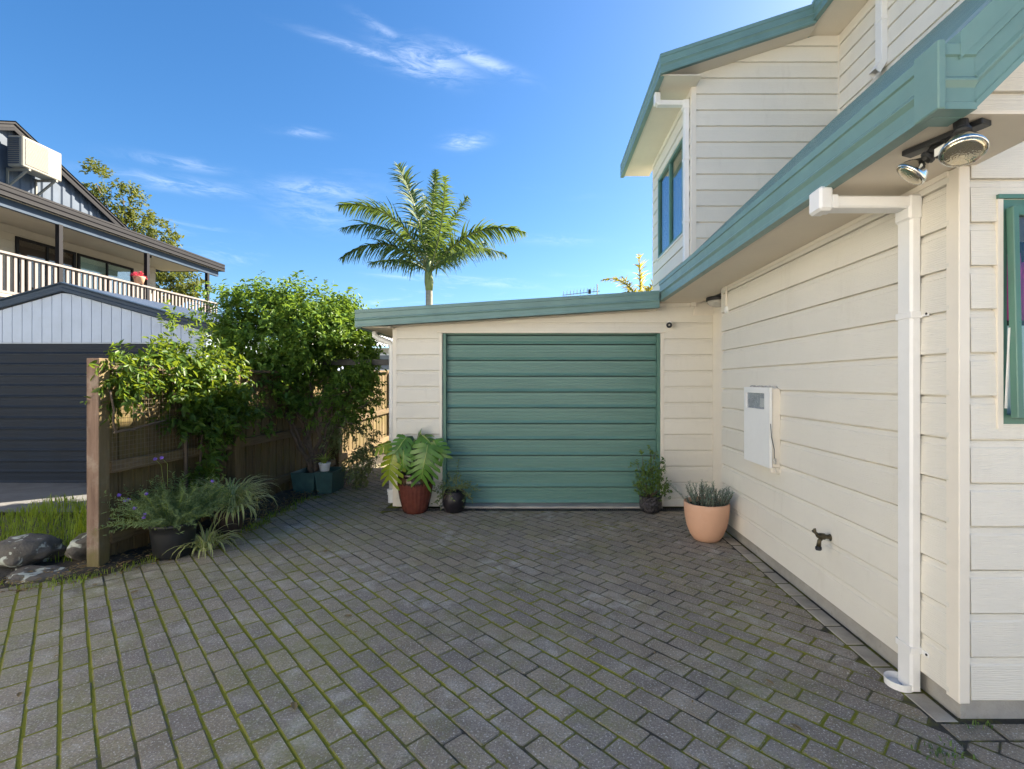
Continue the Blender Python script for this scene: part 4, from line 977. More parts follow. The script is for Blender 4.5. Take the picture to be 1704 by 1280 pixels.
# ------------------------------------------------------------------ large shrub in its planter
pl = thing('planter_box', (-3.08, 6.75, 0), 'faded blue green plastic planter trough at the foot of the big shrub', 'planter')
M['planter'] = simple('teal_plastic', (.045, .105, .095), .5, .25, 8, dirt=(.09, .085, .05, .5))
def trough(x0, x1, y0, y1, z0, z1, fl=.03, t=.012):
    o = [(x0 + fl, y0 + fl, z0), (x1 - fl, y0 + fl, z0), (x1 - fl, y1 - fl, z0), (x0 + fl, y1 - fl, z0), (x0, y0, z1), (x1, y0, z1), (x1, y1, z1), (x0, y1, z1),
         (x0 + t, y0 + t, z1), (x1 - t, y0 + t, z1), (x1 - t, y1 - t, z1), (x0 + t, y1 - t, z1), (x0 + t + .01, y0 + t + .01, z1 - .06), (x1 - t - .01, y0 + t + .01, z1 - .06), (x1 - t - .01, y1 - t - .01, z1 - .06), (x0 + t + .01, y1 - t - .01, z1 - .06)]
    f = []
    for a in (0, 4, 8): f += [(a + i, a + (i + 1) % 4, a + 4 + (i + 1) % 4, a + 4 + i) for i in range(4)]
    return MB().add(o, f + [(3, 2, 1, 0), (12, 13, 14, 15)])
trough(-3.35, -3.03, 6.52, 6.95, .012, .29).build('trough', M['planter'], pl)
trough(-3.025, -2.78, 6.50, 6.95, .012, .30).build('trough', M['planter'], pl)
MB().box(-3.33, -2.80, 6.55, 6.93, .2, .235).build('soil', M['soil'], pl)
BP = lambda u, v, y: ((u - 902) * y / F_PX, y, CAMZ + (636 - v) * y / F_PX)
shr = thing('large_shrub', (-3.1, 6.75, .2), 'big bushy green shrub spilling over the fence left of the garage', 'shrub')
lum = [(BP(478, 565, 6.9), (.80, .7, .56)), (BP(550, 570, 6.8), (.46, .6, .50)), (BP(425, 585, 6.8), (.46, .55, .50)), (BP(435, 655, 6.5), (.46, .5, .42)), (BP(580, 605, 6.9), (.30, .5, .42)),
       (BP(500, 630, 6.8), (.6, .5, .45)), (BP(405, 700, 6.2), (.30, .35, .28)), (BP(525, 522, 6.9), (.48, .45, .26)), (BP(435, 522, 6.9), (.42, .45, .24)), (BP(545, 665, 6.8), (.42, .4, .3)), (BP(590, 660, 6.9), (.26, .4, .3))]
P, D = lump_shoots(lum, 5600, .95, .35, .5, 1.5, 31)
keep = ~((P[:, 2] < 1.42) & (P[:, 0] > -3.55) & (rng.random(len(P)) < .45)); P, D = P[keep], D[keep]
lt = [(BP(600, 730, 7.0), (.16, .3, .28)), (BP(598, 775, 7.0), (.13, .26, .22)), (BP(575, 715, 6.9), (.22, .3, .2)), (BP(560, 740, 6.9), (.14, .2, .15))]
P3, D3 = lump_shoots(lt, 520, .7, -.3, .3, .6, 33)
sp = [(BP(380, 500, 6.6), (.22, .3, .10), 1), (BP(440, 492, 6.9), (.4, .3, .10), 1), (BP(500, 492, 6.9), (.45, .3, .08), 1), (BP(570, 515, 6.9), (.35, .3, .08), 1), (BP(365, 535, 6.5), (.15, .3, .2), 1), (BP(615, 560, 6.9), (.12, .3, .25), 1)]
P4, D4 = lump_shoots(sp, 150, .5, 1.1, .1, 0, 34)
np_obj('foliage', *merge(shoot_leaves(P, D, 10, .17, .070, .036, .4, 35), shoot_leaves(P4, D4, 11, .26, .075, .034, .3, 36)), M['leaf_bush'], shr, kind='stuff')
np_obj('hanging_foliage', *shoot_leaves(P3, D3, 10, .16, .042, .026, .6, 37), M['leaf_pale'], shr, kind='stuff')
st = MB(); b0 = (-3.12, 6.72, .2)
for i, (u, v, y, r0) in enumerate([(475, 690, 6.45, .032), (487, 655, 6.7, .035), (540, 640, 6.8, .032), (560, 655, 6.7, .026), (520, 610, 6.9, .035), (590, 640, 6.9, .022), (505, 700, 6.6, .02), (572, 690, 6.8, .02), (455, 640, 6.5, .022)]):
    p = wob(b0, BP(u, v, y), 7, .06, 40 + i); st.tube(p, [r0 * (1 - .09 * k) for k in range(8)], 8)
for i in range(46):
    rr = random.Random(100 + i); a = BP(rr.uniform(470, 600), rr.uniform(630, 720), rr.uniform(6.4, 6.9)); b = Vector(a) + Vector((rr.uniform(-.35, .35), rr.uniform(-.2, .2), rr.uniform(-.12, .3)))
    st.tube(wob(a, b, 4, .03, i), [.007, .006, .005, .004, .003], 5)
st.build('branch', M['bark'], shr, smooth=True)
wp_ = thing('white_pot_plant', (-2.93, 6.62, .3), 'small white pot with strappy green plant perched on the planter', 'potted plant')
potlathe(wp_, 'pot', [(.052, 0), (.056, .005), (.072, .09), (.078, .10), (.078, .112), (.07, .112), (.066, .09), (0, .09)], (-2.93, 6.60, .302), M['white'], 24)
def straps(name, c, n, L, W, mats, parent, seed, up=1.0, arch=1.0, spread=.02, kind='stuff'):
    r = np.random.default_rng(seed); V = []; F = []; MI = []; o = 0; K = 7
    for i in range(n):
        a = r.uniform(0, 2 * math.pi); l = L * r.uniform(.55, 1.15); hor = np.array([math.cos(a), math.sin(a), 0]); sd = np.array([-math.sin(a), math.cos(a), 0])
        e = r.uniform(.25, 1.25) * up; ang0 = min(1.5, .55 + e * .7); b = np.array(c) + hor * r.uniform(0, spread) ; p = b.copy(); w = W * r.uniform(.7, 1.2); turn = arch * r.uniform(1.1, 2.6)
        for k in range(K):
            t = k / (K - 1); ang = ang0 - turn * t ** 1.3; ww = w * (1 - t ** 2.2) * (.6 + .4 * min(1, t * 4)) + .0006
            for s_ in (-1, -.45, .45, 1): V.append(p + sd * ww * s_ * .5 + np.array([0, 0, .25 * ww * abs(s_)]))
            p = p + (hor * math.cos(ang) + np.array([0, 0, 1]) * math.sin(ang)) * l / (K - 1)
        for k in range(K - 1):
            for j in range(3): F.append((o + k * 4 + j, o + k * 4 + j + 1, o + (k + 1) * 4 + j + 1, o + (k + 1) * 4 + j)); MI.append(0 if j == 1 else 1)
        o += K * 4
    return np_obj(name, np.array(V), np.array(F), mats, parent, MI, kind=kind)
straps('foliage', (-2.93, 6.60, .40), 26, .26, .018, [M['strap'], M['strap']], wp_, 3)

# purple flowering plant in a black pot, spider plant
pp = thing('potted_purple_plant', (-3.19, 4.22, 0), 'black plastic pot with feathery grey green plant and purple flowers', 'potted plant')
potlathe(pp, 'pot', [(.135, 0), (.14, .005), (.163, .20), (.166, .255), (.174, .258), (.176, .285), (.166, .287), (.160, .25), (0, .25)], (-3.19, 4.24, .01), M['black'])
r = np.random.default_rng(8); G = []; stm = MB(); tipsP = []
for i in range(400):
    a = r.uniform(0, 2 * math.pi); b = np.array([-3.19, 4.24, .25]) + np.array([math.cos(a), math.sin(a), 0]) * r.uniform(0, .12)
    out = r.uniform(.15, 1.15); d = unit(np.array([math.cos(a) * out, math.sin(a) * out, r.uniform(.45, 1.35)])); L = r.uniform(.26, .60)
    n = 30; s = np.linspace(.03, L, n); pos = b + d * s[:, None] + np.array([0, 0, -1]) * (s ** 2)[:, None] * r.uniform(.2, .9)
    if pos[-1][0] > -2.72: continue
    rad = r.normal(size=(n, 3)); rad = unit(rad - d * (rad @ d)[:, None])
    G.append(leaf_geo(pos, unit(rad * .9 + d * .6), d + rad * .2, r.uniform(.022, .045, n), np.full(n, .0058)))
    tipsP.append(pos[-1])
    if i % 3 == 0: stm.tube([tuple(q) for q in pos[::7]], .0015, 4, cap=False)
np_obj('foliage', *merge(*G), M['feather'], pp, kind='stuff'); stm.build('stem', M['strap'], pp)
purple = simple('purple_petals', (.14, .075, .42), .6, .3, 30)
fl_uv = [(198, 824, 4.0), (208, 833, 4.0), (214, 832, 4.02), (243, 822, 4.05), (224, 846, 3.98), (241, 855, 3.98), (239, 861, 3.97), (178, 864, 3.96), (258, 764, 4.25), (269, 762, 4.25), (353, 801, 4.4)]
for i, (u, v, y) in enumerate(fl_uv):
    c = Vector(BP(u, v, y)); m = MB()
    for k in range(9):
        a = k * 2.4; q = .010 * (k / 9) ** .5; m.lathe([(.001, -.003), (.006, .002), (.007, .004), (.002, .006)], c + Vector((q * math.cos(a) * 1.4, 0, q * math.sin(a))), 5, (math.cos(a) * .6, -.9, math.sin(a) * .6 + .3))
    m.build('flower', purple, pp)
    MB().tube([c, c + Vector((.02, .04, -.06)), c.lerp(Vector((-3.19, 4.24, .35)), .5)], .0013, 4, cap=False).build('flower_stalk', M['strap'], pp)
spd = thing('potted_spider_plant', (-3.15, 4.86, 0), 'brown pot overflowing with pale striped spider plant by the fence', 'potted plant')
M['pot_brown'] = simple('brown_clay', (.06, .038, .03), .6, .25, 8)
potlathe(spd, 'pot', [(.11, 0), (.115, .005), (.15, .20), (.16, .26), (.172, .263), (.174, .29), (.165, .293), (.155, .26), (0, .26)], (-3.12, 4.86, .01), M['pot_brown'])
straps('foliage', (-3.08, 4.84, .29), 210, .46, .019, [M['strap'], M['strap_pale']], spd, 5, .9, 1.25, .13)
straps('lower_foliage', (-2.93, 4.70, .26), 80, .38, .018, [M['strap'], M['strap_pale']], spd, 6, .5, 1.5, .06)
for q in ((-2.72, 4.62, .50), (-2.66, 4.7, .44)):
    MB().tube(wob((-3.08, 4.84, .30), q, 5, .01, 3, -.03), [.004, .003, .003, .003, .002, .002], 5).build('runner', M['strap_pale'], spd)
sp2 = thing('spider_plant_clump', (-2.98, 4.32, 0), 'low clump of striped strap leaves growing between the two pots', 'plant')
straps('foliage', (-2.98, 4.34, .02), 90, .34, .017, [M['strap'], M['strap_pale']], sp2, 9, 1.0, 1.4, .08)

# ------------------------------------------------------------------ rocks, grass, weeds, litter
def rock(label, c, s, seed, name='rock'):
    bm = bmesh.new(); bmesh.ops.create_icosphere(bm, subdivisions=4, radius=1); r = random.Random(seed)
    pl_ = [(Vector((r.gauss(0, 1), r.gauss(0, 1), r.gauss(0, 1))).normalized(), r.uniform(.62, .92)) for _ in range(16)]
    from mathutils import noise as mn
    for v in bm.verts:
        d = v.co.normalized(); L = 1.0
        for n_, h in pl_:
            q = d.dot(n_)
            if q > .05: L = min(L, h / q)
        L += .16 * mn.noise(d * 2.0 + Vector((seed, 0, 0))) + .07 * mn.noise(d * 5 + Vector((0, seed, 0))) + .03 * mn.noise(d * 13)
        v.co = Vector((d.x * L * s[0], d.y * L * s[1], d.z * L * s[2])) + Vector(c)
    me = bpy.data.meshes.new(name); bm.to_mesh(me); bm.free(); me.materials.append(M['rock'])
    me.polygons.foreach_set('use_smooth', [True] * len(me.polygons)); o = bpy.data.objects.new(name, me); COL.objects.link(o)
    tag(o, label, 'rock', 'rocks beside the post'); return o
t = NT('lichen_rock'); w_ = t.coord('Object'); n1 = t.noise(w_, 5, 6, .65); n2 = t.noise(w_, 9, 3, .5, .8); n3 = t.noise(w_, 60, 4)
c = t.mix(t.ramp(n1, .3, .7), (.05, .045, .038), (.16, .14, .115)); c = t.mix(t.ramp(n2, .58, .63), c, (.42, .44, .38)); c = t.mix(t.ramp(t.noise(w_, 3, 5), .55, .7, 0, .6), c, (.07, .08, .02))
M['rock'] = t.out(c, .9, t.bump(t.math('ADD', n1, t.math('MULTIPLY', n3, .35)), .9, .02))
rock('wide lichen spotted boulder at the left edge', (-4.22, 4.02, .10), (.26, .22, .135), 2)
rock('dark rounded boulder with white lichen touching the brown post', (-3.80, 4.10, .13), (.14, .14, .125), 5)
rock('flat brown slab of rock below the boulders', (-3.92, 3.80, .0), (.28, .18, .07), 8)
rock('small grey stone in the long grass', (-4.02, 4.55, .16), (.075, .06, .055), 11)
def blades(name, pts, L, W, mat, seed, lean=.5):
    r = np.random.default_rng(seed); n = len(pts); a = r.uniform(0, 2 * math.pi, n); h = np.stack([np.cos(a), np.sin(a), np.zeros(n)], -1); s = np.stack([-np.sin(a), np.cos(a), np.zeros(n)], -1)
    l = L * r.uniform(.4, 1.3, n); le = r.uniform(.1, 1.0, n) * lean; V = np.zeros((n, 5, 3)); w = W * r.uniform(.7, 1.2, n)
    up = np.array([0, 0, 1.0]); m = pts + up * (l * .6)[:, None] + h * (l * le * .25)[:, None]; tp_ = pts + up * (l * (1 - .35 * le))[:, None] + h * (l * le * .9)[:, None]
    V[:, 0] = pts - s * w[:, None] / 2; V[:, 1] = pts + s * w[:, None] / 2; V[:, 2] = m + s * w[:, None] * .4; V[:, 3] = m - s * w[:, None] * .4; V[:, 4] = tp_
    base = (np.arange(n) * 5)[:, None]
    F = np.concatenate([base + np.array([[0, 1, 2, 3]]), base + np.array([[3, 2, 4, 4]])])
    return V.reshape(-1, 3), base, n
def blade_obj(name, pts, L, W, mat, seed, lean=.5):
    V, base, n = blades(name, pts, L, W, mat, seed, lean)
    F3 = np.concatenate([base + np.array([[0, 1, 2]]), base + np.array([[0, 2, 3]]), base + np.array([[3, 2, 4]])])
    return np_obj(name, V, F3, mat, None, kind='stuff')
r = np.random.default_rng(17)
n = 5200; gx = -3.66 - 2.3 * r.random(n) ** 1.2; gy = 4.05 + 1.9 * r.random(n)
gp_ = np.stack([gx, gy, .03 + .03 * np.sin(gx * 7 + gy * 5)], -1)
gr = blade_obj('grass', gp_, .12, .007, M['grass'], 18, .8); gr['label'] = 'bright green grass bank behind the boulders'
n = 500; gx = -3.70 - .5 * r.random(n); gy = 4.3 + .7 * r.random(n)
gr = blade_obj('grass', np.stack([gx, gy, np.full(n, .05)], -1), .42, .009, M['grass'], 19, .9); gr['label'] = 'tuft of tall grass against the brown post'
pts = []
for i in range(900):
    y = r.uniform(3.62, 6.4); pts.append((edge(y) - abs(r.normal()) * .10 + .02, y, .0))
for i in range(500): pts.append((r.uniform(-4.3, -3.4), 3.70 + r.normal() * .09, -.01))
wd = blade_obj('weeds', np.array(pts), .05, .006, M['grass'], 20, 1.0); wd['label'] = 'short weeds along the edge of the paving'
pts = []
for i in range(50): pts.append((1.62 + r.normal() * .05, 1.98 + r.normal() * .025, 0))
for i in range(16): pts.append((1.845 + r.uniform(0, .12), 2.135 + r.normal() * .01, 0))
wd = blade_obj('weeds', np.array(pts), .022, .007, M['leaf_small'], 27, 1.0); wd['label'] = 'tiny weeds in the paving near the house corner'
n = 1500; yy = r.uniform(3.5, 7.4, n); xx = np.array([edge(a) for a in yy]) - r.uniform(-.05, .5, n) ** 1.0
P = np.stack([xx, yy, .045 + r.uniform(-.015, .01, n)], -1); P[:, 2] = np.where(xx > np.array([edge(a) for a in yy]) - .06, .006, P[:, 2])
v_, f_ = leaf_geo(P, np.stack([r.normal(size=n), r.normal(size=n), r.normal(size=n) * .15], -1), np.stack([r.normal(size=n) * .3, r.normal(size=n) * .3, np.ones(n)], -1), r.uniform(.02, .05, n), r.uniform(.010, .02, n))
lt_ = np_obj('leaf_litter', v_, f_, M['dry'], None, kind='stuff'); lt_['label'] = 'brown leaf litter on the soil beside the fence'
fallen = [(572, 1027, .05), (604, 1026, .02), (549, 917, .06), (650, 1012, .025), (490, 1185, .06), (232, 985, .05), (586, 1054, .03), (1288, 1142, .045), (1090, 1087, .02), (980, 1068, .025), (30, 1163, .04), (100, 1092, .025), (152, 975, .04), (1336, 1220, .05), (1153, 1168, .02)]
for i, (u, v, s_) in enumerate(fallen):
    y = F_PX * CAMZ / (v - 636); x = (u - 902) * y / F_PX; a = i * 2.1
    v_, f_ = leaf_geo(np.array([(x, y, .008)]), np.array([(math.cos(a), math.sin(a), .12)]), np.array([(.2, .1, 1.0)]), np.array([s_ * 1.15]), np.array([s_ * .6]))
    o = np_obj('fallen_leaf', v_, f_, M['dry']); tag(o, 'small dry leaf lying loose on the block paving', 'leaf', 'dry leaves on the paving')

# ------------------------------------------------------------------ neighbour's garage
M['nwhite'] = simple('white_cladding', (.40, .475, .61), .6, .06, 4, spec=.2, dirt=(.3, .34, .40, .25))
M['slate'] = simple('slate_blue_steel', (.030, .050, .082), .45, .15, 3, spec=.2, dirt=(.06, .07, .09, .25))
M['ndoor'] = simple('charcoal_door', (.013, .020, .034), .5, .15, 3, spec=.15, dirt=(.03, .034, .042, .4))
ng = thing('neighbour_garage', (-7.0, 8, 0), 'low gabled white garage with dark roller door at the left', 'garage')
GA, GY = (-7.02, 2.86), 7.2; gsl = .278
gz = lambda x: GA[1] - gsl * abs(x - GA[0])
MB().box(-9.1, -4.93, GY + .022, 12.8, 0, 2.2).build('wall', M['nwhite'], ng)
x = -9.1
while x < -4.93:
    x1 = min(x + .138, -4.93)
    MB().add([(a, yy, z) for yy in (GY, GY + .02) for (a, z) in ((x, 2.083), (x1, 2.083), (x1, gz(x1) - .04), (x, gz(x) - .04))], [(0, 1, 2, 3), (7, 6, 5, 4), (0, 4, 5, 1), (1, 5, 6, 2), (2, 6, 7, 3), (3, 7, 4, 0)]).build('board', M['nwhite'], ng)
    x += .146
for sgn in (-1, 1):
    xe = GA[0] + sgn * 2.23
    pr = [Vector((0, -o, h)) for o, h in ((0, .0), (.03, .0), (.035, .01), (.035, .05), (.022, .06), (.022, .10), (.045, .115), (.045, .13), (0, .14))]
    MB().prism(pr, (GA[0], GY - .02, GA[1] - .03), (xe, GY - .02, gz(xe) - .03)).build('barge', M['slate'], ng, fix=True)
    rf_ = ribbed('roof', ng, (xe, GY - .05, gz(xe) + .085), (0, 1, 0), (-sgn, 0, gsl), 5.7, 2.23 * math.sqrt(1 + gsl ** 2), .19, .02, simple('blue_grey_roof', (.13, .17, .24), .45, .08, 3) if sgn < 0 else bpy.data.materials['blue_grey_roof'], .7)
MB().box(-5.36, -4.93, GY - .004, GY + .02, 0, 2.08).build('wall_panel', M['nwhite'], ng)
nd = MB().box(-5.44, -5.362, GY - .012, GY + .05, 0, 2.08).build('roller_door', M['ndoor'], ng)
for k in range(13):
    b = .02 + k * .1575; tt = b + .1575
    MB().prism([Vector((0, -o, z)) for o, z in ((0, b + .001), (.022, b + .001), (.023, b + .008), (.008, b + .035), (.008, b + .07), (.011, b + .074), (.011, b + .10), (.008, b + .104), (.008, tt - .017), (-.004, tt - .016), (-.004, tt))], (-9.0, GY + .018, 0), (-5.442, GY + .018, 0)).build('slat', M['ndoor'], nd, fix=True)
cd = MB().add([(-14, 5.6, .012), (-4.5, 5.6, .012), (-4.5, 7.3, .02), (-14, 7.3, .02)], [(0, 1, 2, 3)]).build('neighbour_driveway', simple('old_concrete', (.14, .14, .14), .9, .25, 3, .4, 60, dirt=(.05, .05, .045, .6)))
tag(cd, 'grey concrete drive in front of the dark roller door', kind='structure')

# ------------------------------------------------------------------ neighbour's house
nh = thing('neighbour_house', (-14, 14, 0), 'two storey neighbour house with slate gable and railed balcony', 'house')
M['nbeige'] = simple('beige_wall', (.42, .38, .31), .7, .05, 3)
M['rail_taupe'] = simple('taupe_paint', (.19, .165, .155), .6, .08, 5); M['char'] = simple('charcoal_timber', (.014, .014, .017), .6, .2, 5, spec=.15)
NX, NY0, NY1 = -12.0, 6.0, 18.1
MB().box(-20, -13.9, NY0, 17.6, 0, 5.9).build('wall', M['nbeige'], nh)
for k in range(12): MB().box(-13.9, -13.885, NY0, 17.6, 3.4 + k * .2, 3.4 + k * .2 + .193).build('weatherboard', M['nbeige'], nh)
MB().box(-14, NX + .02, NY0, NY1, 3.15, 3.40).build('deck', M['char'], nh)
MB().box(-14, NX + .05, NY0, NY1, 5.60, 5.63).build('soffit', simple('pale_soffit', (.55, .50, .41), .7, .05, 3), nh)
MB().box(NX - .06, NX + .04, NY0, NY1, 5.40, 5.60).build('beam', M['slate'], nh)
gutter('gutter', nh, (NX + .12, NY0, 5.60), (NX + .12, NY1 + .12, 5.60), (1, 0, 0), k=1.15, mat=M['char'], ko=1.6)
MB().add([(NX + .12, NY0, 5.84), (NX + .12, NY1 + .1, 5.84), (-15.5, NY1 + .1, 6.7), (-15.5, NY0, 6.7)], [(0, 1, 2, 3)]).add([(NX + .12, NY1 + .1, 5.84), (NX + .12, NY1 + .1, 5.6), (-15.5, NY1 + .1, 5.6), (-15.5, NY1 + .1, 6.7)], [(0, 1, 2, 3)]).build('balcony_roof', M['slate'], nh)
for yp in (9.4, 12.12, 14.82, 17.5): MB().box(NX - .05, NX + .05, yp, yp + .1, 3.4, 5.41).build('post', M['char'], nh)
MB().box(NX - .07, NX + .07, NY0, NY1, 4.36, 4.41).build('handrail', M['rail_taupe'], nh); MB().box(NX - .03, NX + .03, NY0, NY1, 3.48, 3.54).build('bottom_rail', M['rail_taupe'], nh)
y = 10.2
while y < NY1 - .03: MB().box(NX - .02, NX + .02, y, y + .062, 3.54, 4.36).build('baluster', M['rail_taupe'], nh); y += .153
# windows under the balcony roof
for (a, b, zz0, zz1, cur) in ((12.9, 14.55, 3.45, 5.35, 0), (14.62, 16.6, 3.45, 5.35, 1)):
    fr = MB(); fr.box(-13.89, -13.84, a, a + .07, zz0, zz1).box(-13.89, -13.84, b - .07, b, zz0, zz1).box(-13.89, -13.84, a + .07, b - .07, zz1 - .07, zz1).box(-13.89, -13.84, a + .07, b - .07, zz0, zz0 + .07).box(-13.89, -13.845, (a + b) / 2 - .03, (a + b) / 2 + .03, zz0 + .07, zz1 - .07)
    fo = fr.build('window', M['char'], nh); MB().box(-13.872, -13.868, a + .07, b - .07, zz0 + .07, zz1 - .07).build('pane', M['glass'], fo)
    MB().box(-13.886, -13.879, a + .05, b - .05, zz0 + .05, zz1 - .05).build('blind' if cur else 'interior', simple('pale_blind', (.36, .42, .38), .7, .08, 2) if cur else simple('brown_interior', (.07, .035, .022), .8, .3, 1.5), fo)
# slate gable with ribbed cladding
gA, gs2 = (11.68, 7.70), .487; gx0 = -12.75
ztop = lambda y: gA[1] - gs2 * abs(y - gA[0])
V = []; F = []; yv = 7.9
rows = []
while yv < 15.9:
    for (f_, h_) in ((0, 0), (.5, 0), (.62, 1), (.88, 1)): rows.append((yv + f_ * .26, h_ * .03))
    yv += .26
for (yy, h_) in rows: V += [(gx0 + h_, yy, 5.9), (gx0 + h_, yy, max(5.9, ztop(yy) - .1))]
F = [(2 * i, 2 * i + 2, 2 * i + 3, 2 * i + 1) for i in range(len(rows) - 1)]
MB().add(V, F).build('gable_cladding', simple('slate_cladding', (.075, .098, .135), .5, .15, 3, spec=.2), nh)
for sgn in (-1, 1):
    ye = gA[0] + sgn * 4.1
    MB().prism([Vector((o, 0, h)) for o, h in ((0, 0), (.05, 0), (.055, .07), (.04, .08), (.04, .14), (.07, .16), (.07, .2), (0, .22))], (gx0 + .12, gA[0], gA[1] - .2), (gx0 + .12, ye, ztop(ye) - .2)).build('barge', M['char'], nh, fix=True)
    MB().add([(gx0 + .2, gA[0], gA[1] + .03), (gx0 + .2, ye, ztop(ye) + .03), (-19, ye, ztop(ye) + .03), (-19, gA[0], gA[1] + .03)], [(0, 1, 2, 3)]).build('roof', M['slate'], nh)
ac = thing('air_conditioner', (-12.4, 12, 6.6), 'white air conditioner unit on brackets under the slate gable', 'air conditioner')
M['acw'] = simple('aged_white_metal', (.24, .225, .19), .5, .06, 3, spec=.2, dirt=(.12, .11, .09, .4))
bx(ac, 'case', -12.56, -12.20, 11.5, 12.45, 6.58, 7.30, M['acw'], .02)
gm = MB().box(-12.199, -12.193, 11.56, 12.10, 6.64, 7.26)
gr_ = gm.build('grille', simple('grey_grille', (.30, .29, .27), .5, .1, 8), ac)
for k in range(20): MB().box(-12.193, -12.183, 11.56, 12.10, 6.65 + k * .0305, 6.662 + k * .0305).build('slat', M['acw'], gr_)
for k in range(13): MB().box(-12.54, -12.28, 11.486, 11.499, 6.64 + k * .048, 6.665 + k * .048).build('side_fin', M['slate'], ac)
for yb in (11.65, 12.3):
    MB().bar((-12.72, yb, 6.55), (-12.18, yb, 6.55), .05, .05).bar((-12.72, yb, 6.15), (-12.25, yb, 6.53), .04, .04).bar((-12.715, yb, 6.1), (-12.715, yb, 6.6), .05, .03, (0, 1, 0)).build('bracket', M['acw'], ac)
fp = thing('flower_pot', (-12, 14.6, 4.41), 'terracotta pot of pink flowers on the balcony handrail', 'potted plant')
MB().lathe([(.10, 0), (.15, .2), (.16, .22), (.14, .22), (0, .2)], (-12, 14.58, 4.412), 16).build('pot', M['terracotta'], fp, smooth=True)
P, D = lump_shoots([((-12, 14.58, 4.68), (.11, .15, .07))], 34, .8, .4, .2, 0, 51)
np_obj('flowers', *shoot_leaves(P, D, 6, .08, .055, .04, .2, 52), leafmat('pink_petals', (.45, .03, .10), (.7, .10, .2), .2), fp, kind='stuff')

# ------------------------------------------------------------------ trees, palms, far things
def tree(name, label, base, lumps, nsh, k, slen, L, W, mat, seed, trunk):
    t_ = thing(name, base, label, 'tree')
    P, D = lump_shoots(lumps, nsh, .8, .4, .3, .6, seed)
    np_obj('crown', *shoot_leaves(P, D, k, slen, L, W, .3, seed + 1), mat, t_, kind='stuff')
    m = MB(); m.tube(trunk, [.2 - .02 * i for i in range(len(trunk))], 8)
    for i, l in enumerate(lumps): m.tube(wob(trunk[-1], l[0], 5, .2, i), [.07, .06, .05, .04, .03, .02], 6)
    m.build('trunk', M['bark'], t_, smooth=True); return t_
TY = 23.0
tp2 = lambda u, v, dy=0: BP(u, v, TY + dy)
tree('tree', 'loose yellow green tree rising behind the neighbour house', (-19, TY, 0),
     [(tp2(160, 305), (.45, .5, .8)), (tp2(205, 330), (.7, .6, .5)), (tp2(222, 372), (.8, .7, .5)), (tp2(262, 390), (.6, .7, .45)), (tp2(235, 410), (1.0, .8, .5)), (tp2(275, 440), (.8, .8, .6)), (tp2(295, 475), (1.0, .8, .6)), (tp2(320, 495), (.6, .6, .4)), (tp2(260, 480), (1.2, 1, .8)), (tp2(190, 380), (1, 1, .8))],
     1300, 13, .5, .17, .085, M['leaf_tree'], 61, [(-19, TY, 0), (-19, TY, 2.5), (-18.8, TY, 4.5)])
def frond(parent, base, ctrl, tip, nl, L, mat, seed, hang=.8, name='frond', wid=.075, roll=0.0):
    r = np.random.default_rng(seed); b, c, t_ = (np.array(q, float) for q in (base, ctrl, tip))
    s = np.linspace(.16, 1, nl); pos = ((1 - s) ** 2)[:, None] * b + (2 * s * (1 - s))[:, None] * c + (s ** 2)[:, None] * t_
    tan = unit(2 * (1 - s)[:, None] * (c - b) + 2 * s[:, None] * (t_ - c)); V = []; F = []; o = 0
    side0 = unit(np.cross(tan, np.array([0, 0, 1.0]))); K = 4
    for i in range(nl):
        ro_ = r.normal() * .35 + roll; sd_ = side0[i] * math.cos(ro_) + np.cross(tan[i], side0[i]) * math.sin(ro_); up = unit(np.cross(sd_, tan[i])); env = L * (math.sin(math.pi * min(1, .18 + .8 * s[i])) ** .6 * .95 + .08)
        for sg in (-1, 1):
            l = env * r.uniform(.8, 1.15); d = unit(sd_ * sg * .9 + tan[i] * (.55 + .6 * s[i]) + up * r.uniform(.0, .35)); p = pos[i].copy(); w = wid * r.uniform(.8, 1.2)
            wv = unit(np.cross(d, up + r.normal(size=3) * .3)); h = hang * r.uniform(.6, 1.3)
            for k in range(K):
                tt = k / (K - 1); ww = w * (1 - .9 * tt ** 1.6)
                V += [p - wv * ww / 2, p + wv * ww / 2]
                d = unit(d + np.array([0, 0, -1]) * h * .42); p = p + d * l / (K - 1)
            for k in range(K - 1): F.append((o + 2 * k, o + 2 * k + 1, o + 2 * k + 3, o + 2 * k + 2))
            o += 2 * K
    fr = np_obj(name, np.array(V), np.array(F), mat, parent)
    q = np.linspace(0, 1, 10); rp = ((1 - q) ** 2)[:, None] * b + (2 * q * (1 - q))[:, None] * c + (q ** 2)[:, None] * t_
    MB().tube([tuple(x_) for x_ in rp], [.035 * (1 - .85 * k_) for k_ in q], 6).build('rachis', M['rib_palm'], fr, smooth=True)
M['rib_palm'] = simple('palm_rachis', (.14, .17, .06), .5, .15, 4)
M['ptrunk'] = simple('ringed_palm_trunk', (.26, .26, .22), .8, .2, 3, .3, 20, stretch=(1, 1, 6))
PY = 14.0
palm = thing('palm_tree', (-3.23, PY, 0), 'tall feather palm rising behind the garage roof', 'palm tree')
PB = lambda u, v, dy=0: ((u - 902) * PY / F_PX, PY + dy, CAMZ + (636 - v) * PY / F_PX)
MB().tube([(-3.23, PY, -.1), (-3.23, PY, 1.5), (-3.23, PY, 3.6), PB(714, 480), PB(714, 466)], [.13, .105, .095, .095, .11], 14).build('trunk', M['ptrunk'], palm, smooth=True)
MB().tube([PB(714, 484), PB(714, 470), PB(713, 455), PB(714, 430)], [.10, .13, .11, .05], 12).build('crownshaft', simple('crownshaft_green', (.16, .22, .08), .5, .12, 4), palm, smooth=True)
